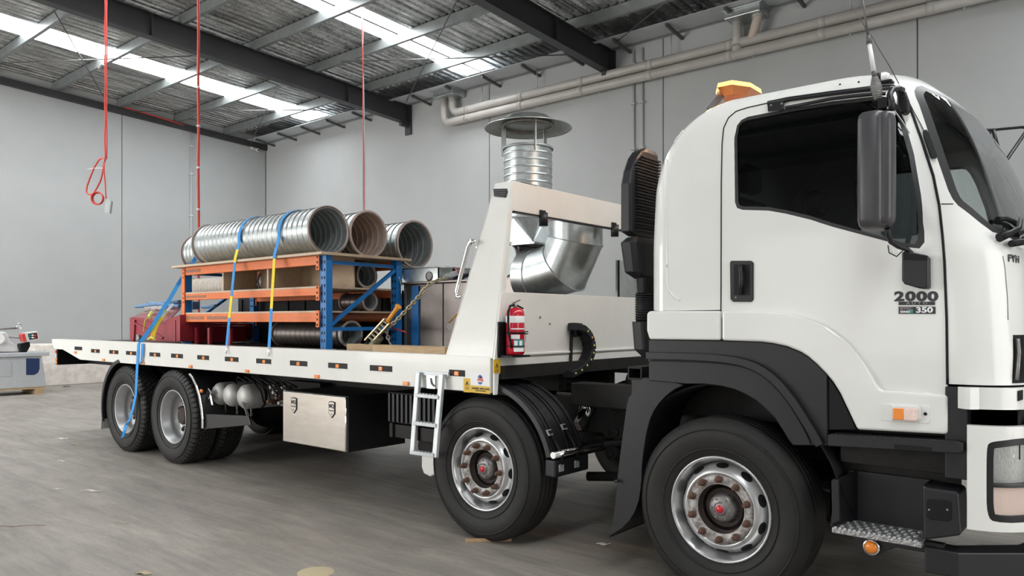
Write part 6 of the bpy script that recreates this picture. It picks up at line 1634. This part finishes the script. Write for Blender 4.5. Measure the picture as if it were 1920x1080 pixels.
# segmented elbow
ey = 5.50
EB = thing('segmented_elbow', 'large shiny segmented sheet metal elbow behind the headboard', 'duct elbow', (-4.0, ey, DZ))
er = .240
vx = atY(1079, 460, ey).x; vzt = atY(1079, 405, ey).z
gx = [(975, 518), (1000, 516), (1040, 486), (1079, 440)]
segc = [Vector((fx+.16, ey, atY(975, 516, ey).z)), Vector((vx-.42, ey, atY(975, 516, ey).z-.01)), Vector((vx-.12, ey, atY(975, 516, ey).z+.05)), Vector((vx, ey, atY(1079, 452, ey).z)), Vector((vx, ey, vzt))]
rings = []; n = 40
for i, c2 in enumerate(segc):
    if i == 0: nrm = (segc[1]-segc[0]).normalized()
    elif i == len(segc)-1: nrm = (segc[-1]-segc[-2]).normalized()
    else: nrm = ((segc[i+1]-c2).normalized()+(c2-segc[i-1]).normalized()).normalized()
    rings.append((c2, nrm))
V_ = [(segc[i+1]-segc[i]).normalized() for i in range(len(segc)-1)]
def ringpts(i, dirv, rr):
    c2, nrm = rings[i]; u_ = Vector((0, 1, 0)); w_ = dirv.cross(u_).normalized(); out = []
    for q in range(n):
        a = 2*pi*q/n; o_ = (u_*cos(a)+w_*sin(a))*rr; k = -o_.dot(nrm)/dirv.dot(nrm); out.append(c2+o_+dirv*k)
    return out
for i in range(len(segc)-1):
    A = ringpts(i, V_[i], er); B = ringpts(i+1, V_[i], er)
    MB().add(A+B, [(q, (q+1) % n, n+(q+1) % n, n+q) for q in range(n)], True).build('elbow_segment', galv, EB)
    MB().tube(ringpts(i+1, V_[i], er+.003), .005, 6, closed=True).build('seam_bead', galvd, EB)
MB().lathe([(er+.0, vzt-.06), (er+.01, vzt-.05), (er+.01, vzt), (er-.005, vzt)], (vx, ey, 0), (0, 0, 1), 40).build('collar', flange, EB)
MB().lathe([(er-.01, vzt-.1), (er-.01, vzt)], (vx, ey, 0), (0, 0, 1), 40).build('inside', galvd, EB)
for k in range(10):
    a = 2*pi*k/10; MB().ball((vx+cos(a)*(er+.008), ey+sin(a)*(er+.008), vzt-.03), .007, 6, 4).build('rivet', hubsteel, EB)
MB().box(vx-.30, vx+.18, ey-.15, ey+.15, DZ, 1.66).build('stand', galvd, EB)
# grey framed window panel leaning behind (beside the air intake)
t = thing('leaning_board', 'narrow grey upright board beside the air intake', 'board', tuple(atX(1170, 556, HX-.2)))
a_ = atX(1158, 556, HX-.15); b_ = atX(1178, 557, HX-.15); zt_ = atX(1160, 488, HX-.15).z
MB().box(HX-.17, HX-.15, a_.y, b_.y+.3, 1.32, zt_).build('sheet', galvd, t); MB().box(HX-.15, HX-.14, a_.y, a_.y+.02, 1.32, zt_).build('edge_strip', blackd, t)
# black cabinet lying behind the rack
t = thing('black_cabinet', 'long black cabinet lying behind the pallet rack', 'cabinet', (-6.6, 5.6, DZ))
bx0, bx1 = atY(446, 600, 5.36).x, atY(762, 600, 5.30).x-.02
MB().box(bx0, bx1, 5.36, 5.8, DZ+.005, 1.90).build('body', blackd, t, bevel=.01)
for k in range(9): MB().box(bx0+.1+k*(bx1-bx0-.2)/9, bx0+.12+k*(bx1-bx0-.2)/9, 5.345, 5.365, DZ+.05, 1.86).build('rib', blackd, t)
# ================================================================ things on the floor
base = atZ(88, 737, 0); bx, by = base.x, base.y
LM = thing('band_saw', 'white and grey metalworking saw on a cabinet stand by the wall', 'machine tool', (bx-.4, by-1, 0))
def lx(px, py, o_=0.0): return atX(px, py, bx-o_)
def yx(pts, o_=0): return yz(pts, bx-o_)
zt_ = lx(60, 668).z; ztt = lx(60, 660.5).z; yL = by-2.3
MB().prism([(yL, .14), (by, .14), (by-.10, zt_), (yL, zt_)], 'X', bx-.75, bx).build('cabinet', greyp, LM, bevel=.02)
MB().box(bx-.85, bx+.06, yL, lx(91, 661).y, zt_, ztt).build('table_top', greyp, LM, bevel=.01)
MB().prism(yx([(49, 672), (74, 672), (74, 692), (71, 699), (64, 703), (49, 703)]), 'X', bx, bx+.006).build('blue_panel', navy, LM)
MB().prism(yx([(-30, 679), (21, 679), (21, 706), (-30, 706)]), 'X', bx, bx+.012).build('cabinet_door', greyp, LM, bevel=.004)
MB().prism(yx([(-40, 625), (10, 622), (16, 628), (20, 640), (34, 650), (38, 660), (-40, 660)], .2), 'X', bx-.65, bx-.2).build('saw_head', whitem, LM, bevel=.03)
MB().cyl(lx(-5, 635, .2), lx(-5, 635, .05), .13, 20).cyl(lx(12, 639, .2), lx(12, 639, .12), .04, 12).build('motor_cover', whitem, LM)
MB().tube([lx(-25, 617.5, .3), lx(33, 615, .3)], .022, 8).build('guide_rod', hubsteel, LM)
MB().tube([lx(15, 632, .3), lx(43, 634, .2)], .015, 8).build('feed_rod', hubsteel, LM)
MB().tube([lx(36+cos(a)*4, 614+sin(a)*8, .3) for a in [i*pi/8 for i in range(16)]], .014, 6, closed=True).tube([lx(36, 606, .3), lx(36, 622, .3)], .01, 6).build('hand_wheel', chrome, LM)
MB().prism(yx([(46, 624), (71, 621), (74, 637), (50, 641)]), 'X', bx-.2, bx-.0).build('control_box', whitem, LM, bevel=.01)
MB().prism(yx([(52, 626), (69, 624), (71, 635), (55, 637)]), 'X', bx-.01, bx+.004).build('control_panel', blackd, LM)
MB().prism(yx([(41, 628), (46, 625), (50, 640), (44, 641)]), 'X', bx-.2, bx+.002).build('control_side', redh, LM)
for k in range(6):
    p = lx(56+(k % 3)*5, 628.5+(k//3)*4.5); MB().box(bx+.004, bx+.01, p.y-.02, p.y+.02, p.z-.015, p.z+.015).build('button', [teal, whites, redh][k % 3], LM)
MB().prism(yx([(38, 645), (56, 641), (57, 649), (50, 661), (39, 661)], .1), 'X', bx-.3, bx-.1).build('vice', blackd, LM, bevel=.01)
t = thing('pallet', 'low wooden pallet under the saw cabinet', 'pallet', (bx-.4, by-1, 0))
for k in range(3): MB().box(bx-.1-k*.33, bx+.05-k*.33, yL, by-.05, .11, .138).build('deck_board', pine, t)
for k in range(2): MB().box(bx-.76, bx+.05, by-.25-k*.95, by-.08-k*.95, 0, .11).build('bearer', pine, t)
CBp = Vector((-20.42, 6.62, 0)); CBq = Vector((-20.5, 9.5, 0))
d_ = (CBq-CBp).normalized(); nrm = Vector((-d_.y, d_.x, 0));
if nrm.x > 0: nrm = -nrm
Lc = 2.9; hB = 1.03
t = MB()
prof = [(0, 0), (0, .55), (.06, hB-.04), (.10, hB), (.38, hB), (.42, hB-.04), (.46, .5), (.46, 0)]
V = [CBp-d_*.05+nrm*a+Vector((0, 0, b)) for a, b in prof]; 
V2 = []
for a, b in prof: V2.append(CBp+d_*(Lc-(.35 if b > .5 else 0))+nrm*a+Vector((0, 0, b)))
n = len(prof); t.add(V+V2, [tuple(range(n)), tuple(range(2*n-1, n-1, -1))]+[(i, (i+1) % n, n+(i+1) % n, n+i) for i in range(n)])
tag(t.build('concrete_barrier', concb, None, bevel=.02), 'rough whitewashed concrete barrier by the wall behind the tray', 'barrier')
# small scraps
def scrap(px, py, w_, d2, h_, label, m, rot=0, name='floor_scrap', cat='scrap', seg_=5):
    p = atZ(px, py, 0); V = []; random.seed(int(px*7+py))
    for i in range(seg_+1):
        t_ = i/seg_; V += [(p.x+(t_-.5)*w_*cos(rot)-d2/2*sin(rot), p.y+(t_-.5)*w_*sin(rot)-d2/2*cos(rot), .004+h_*abs(sin(t_*3.1+px))*1), (p.x+(t_-.5)*w_*cos(rot)+d2/2*sin(rot)*random.uniform(.6, 1), p.y+(t_-.5)*w_*sin(rot)+d2/2*cos(rot)*random.uniform(.6, 1), .004+h_*abs(sin(t_*3.1+px+.4)))]
    V += [(a, b, c-.003) for a, b, c in V]; k = 2*(seg_+1)
    F = [(2*i, 2*i+1, 2*i+3, 2*i+2) for i in range(seg_)]+[(k+2*i, k+2*i+2, k+2*i+3, k+2*i+1) for i in range(seg_)]
    F += [(0, 2+0, k+2, k)] + [(2*i, 2*i+2, k+2*i+2, k+2*i) for i in range(1, seg_)]+[(2*i+1, k+2*i+1, k+2*i+3, 2*i+3) for i in range(seg_)]+[(0, k, k+1, 1), (2*seg_, 2*seg_+1, k+2*seg_+1, k+2*seg_)]
    return tag(MB().add(V, F).build(name, m, None), label, cat, 'scraps on the floor')
scrap(170, 922.5, .16, .07, .02, 'white curled paper scrap on the open floor, largest of the white ones', paper, .7)
scrap(117, 824, .10, .08, .02, 'pale scrap on the floor left of the rear wheel', paper, .7)
scrap(117, 866, .09, .03, .02, 'tiny pale scrap on a dusty patch left of the rear wheel', paper, .7)
scrap(111, 918, .06, .05, .01, 'tiny white scrap left of the curled paper', paper, .7)
scrap(142, 834, .18, .02, .01, 'thin straw coloured sliver near the rear wheel', leafm, .2)
scrap(43, 988, .32, .03, .01, 'thin reddish wood sliver at the left edge of the floor', mat('reddish_sliver', (.22, .10, .09), .8), .75)
scrap(230, 981, .10, .03, .01, 'small cream flake in the middle of the open floor', leafm, .7)
scrap(270, 1076, .08, .05, .01, 'brown flake at the bottom edge of the photo', leafm, .3)
scrap(1132, 1022, .07, .05, .01, 'small cream scrap between the two front wheels', paper, .3)
scrap(125, 725.5, .12, .1, .02, 'dark speck of rubbish on the floor by the barrier', rodm, .3)
o_ = MB().lathe([(0, .004), (.10, .004), (.115, .0)], atZ(592, 1073, 0), (0, 0, 1), 14).build('dried_paint_spot', leafm, None); tag(o_, 'round pale spot of dried putty at the bottom of the floor', 'spot')
a_ = atZ(872, 1016.5, 0); b_ = atZ(959, 1014.5, 0)
o_ = MB().beam(a_+Vector((0, 0, .012)), b_+Vector((0, 0, .012)), .02, .024).build('timber_offcut', pine, None, bevel=.002); tag(o_, 'thin timber offcut lying in front of the second wheel', 'timber offcut')
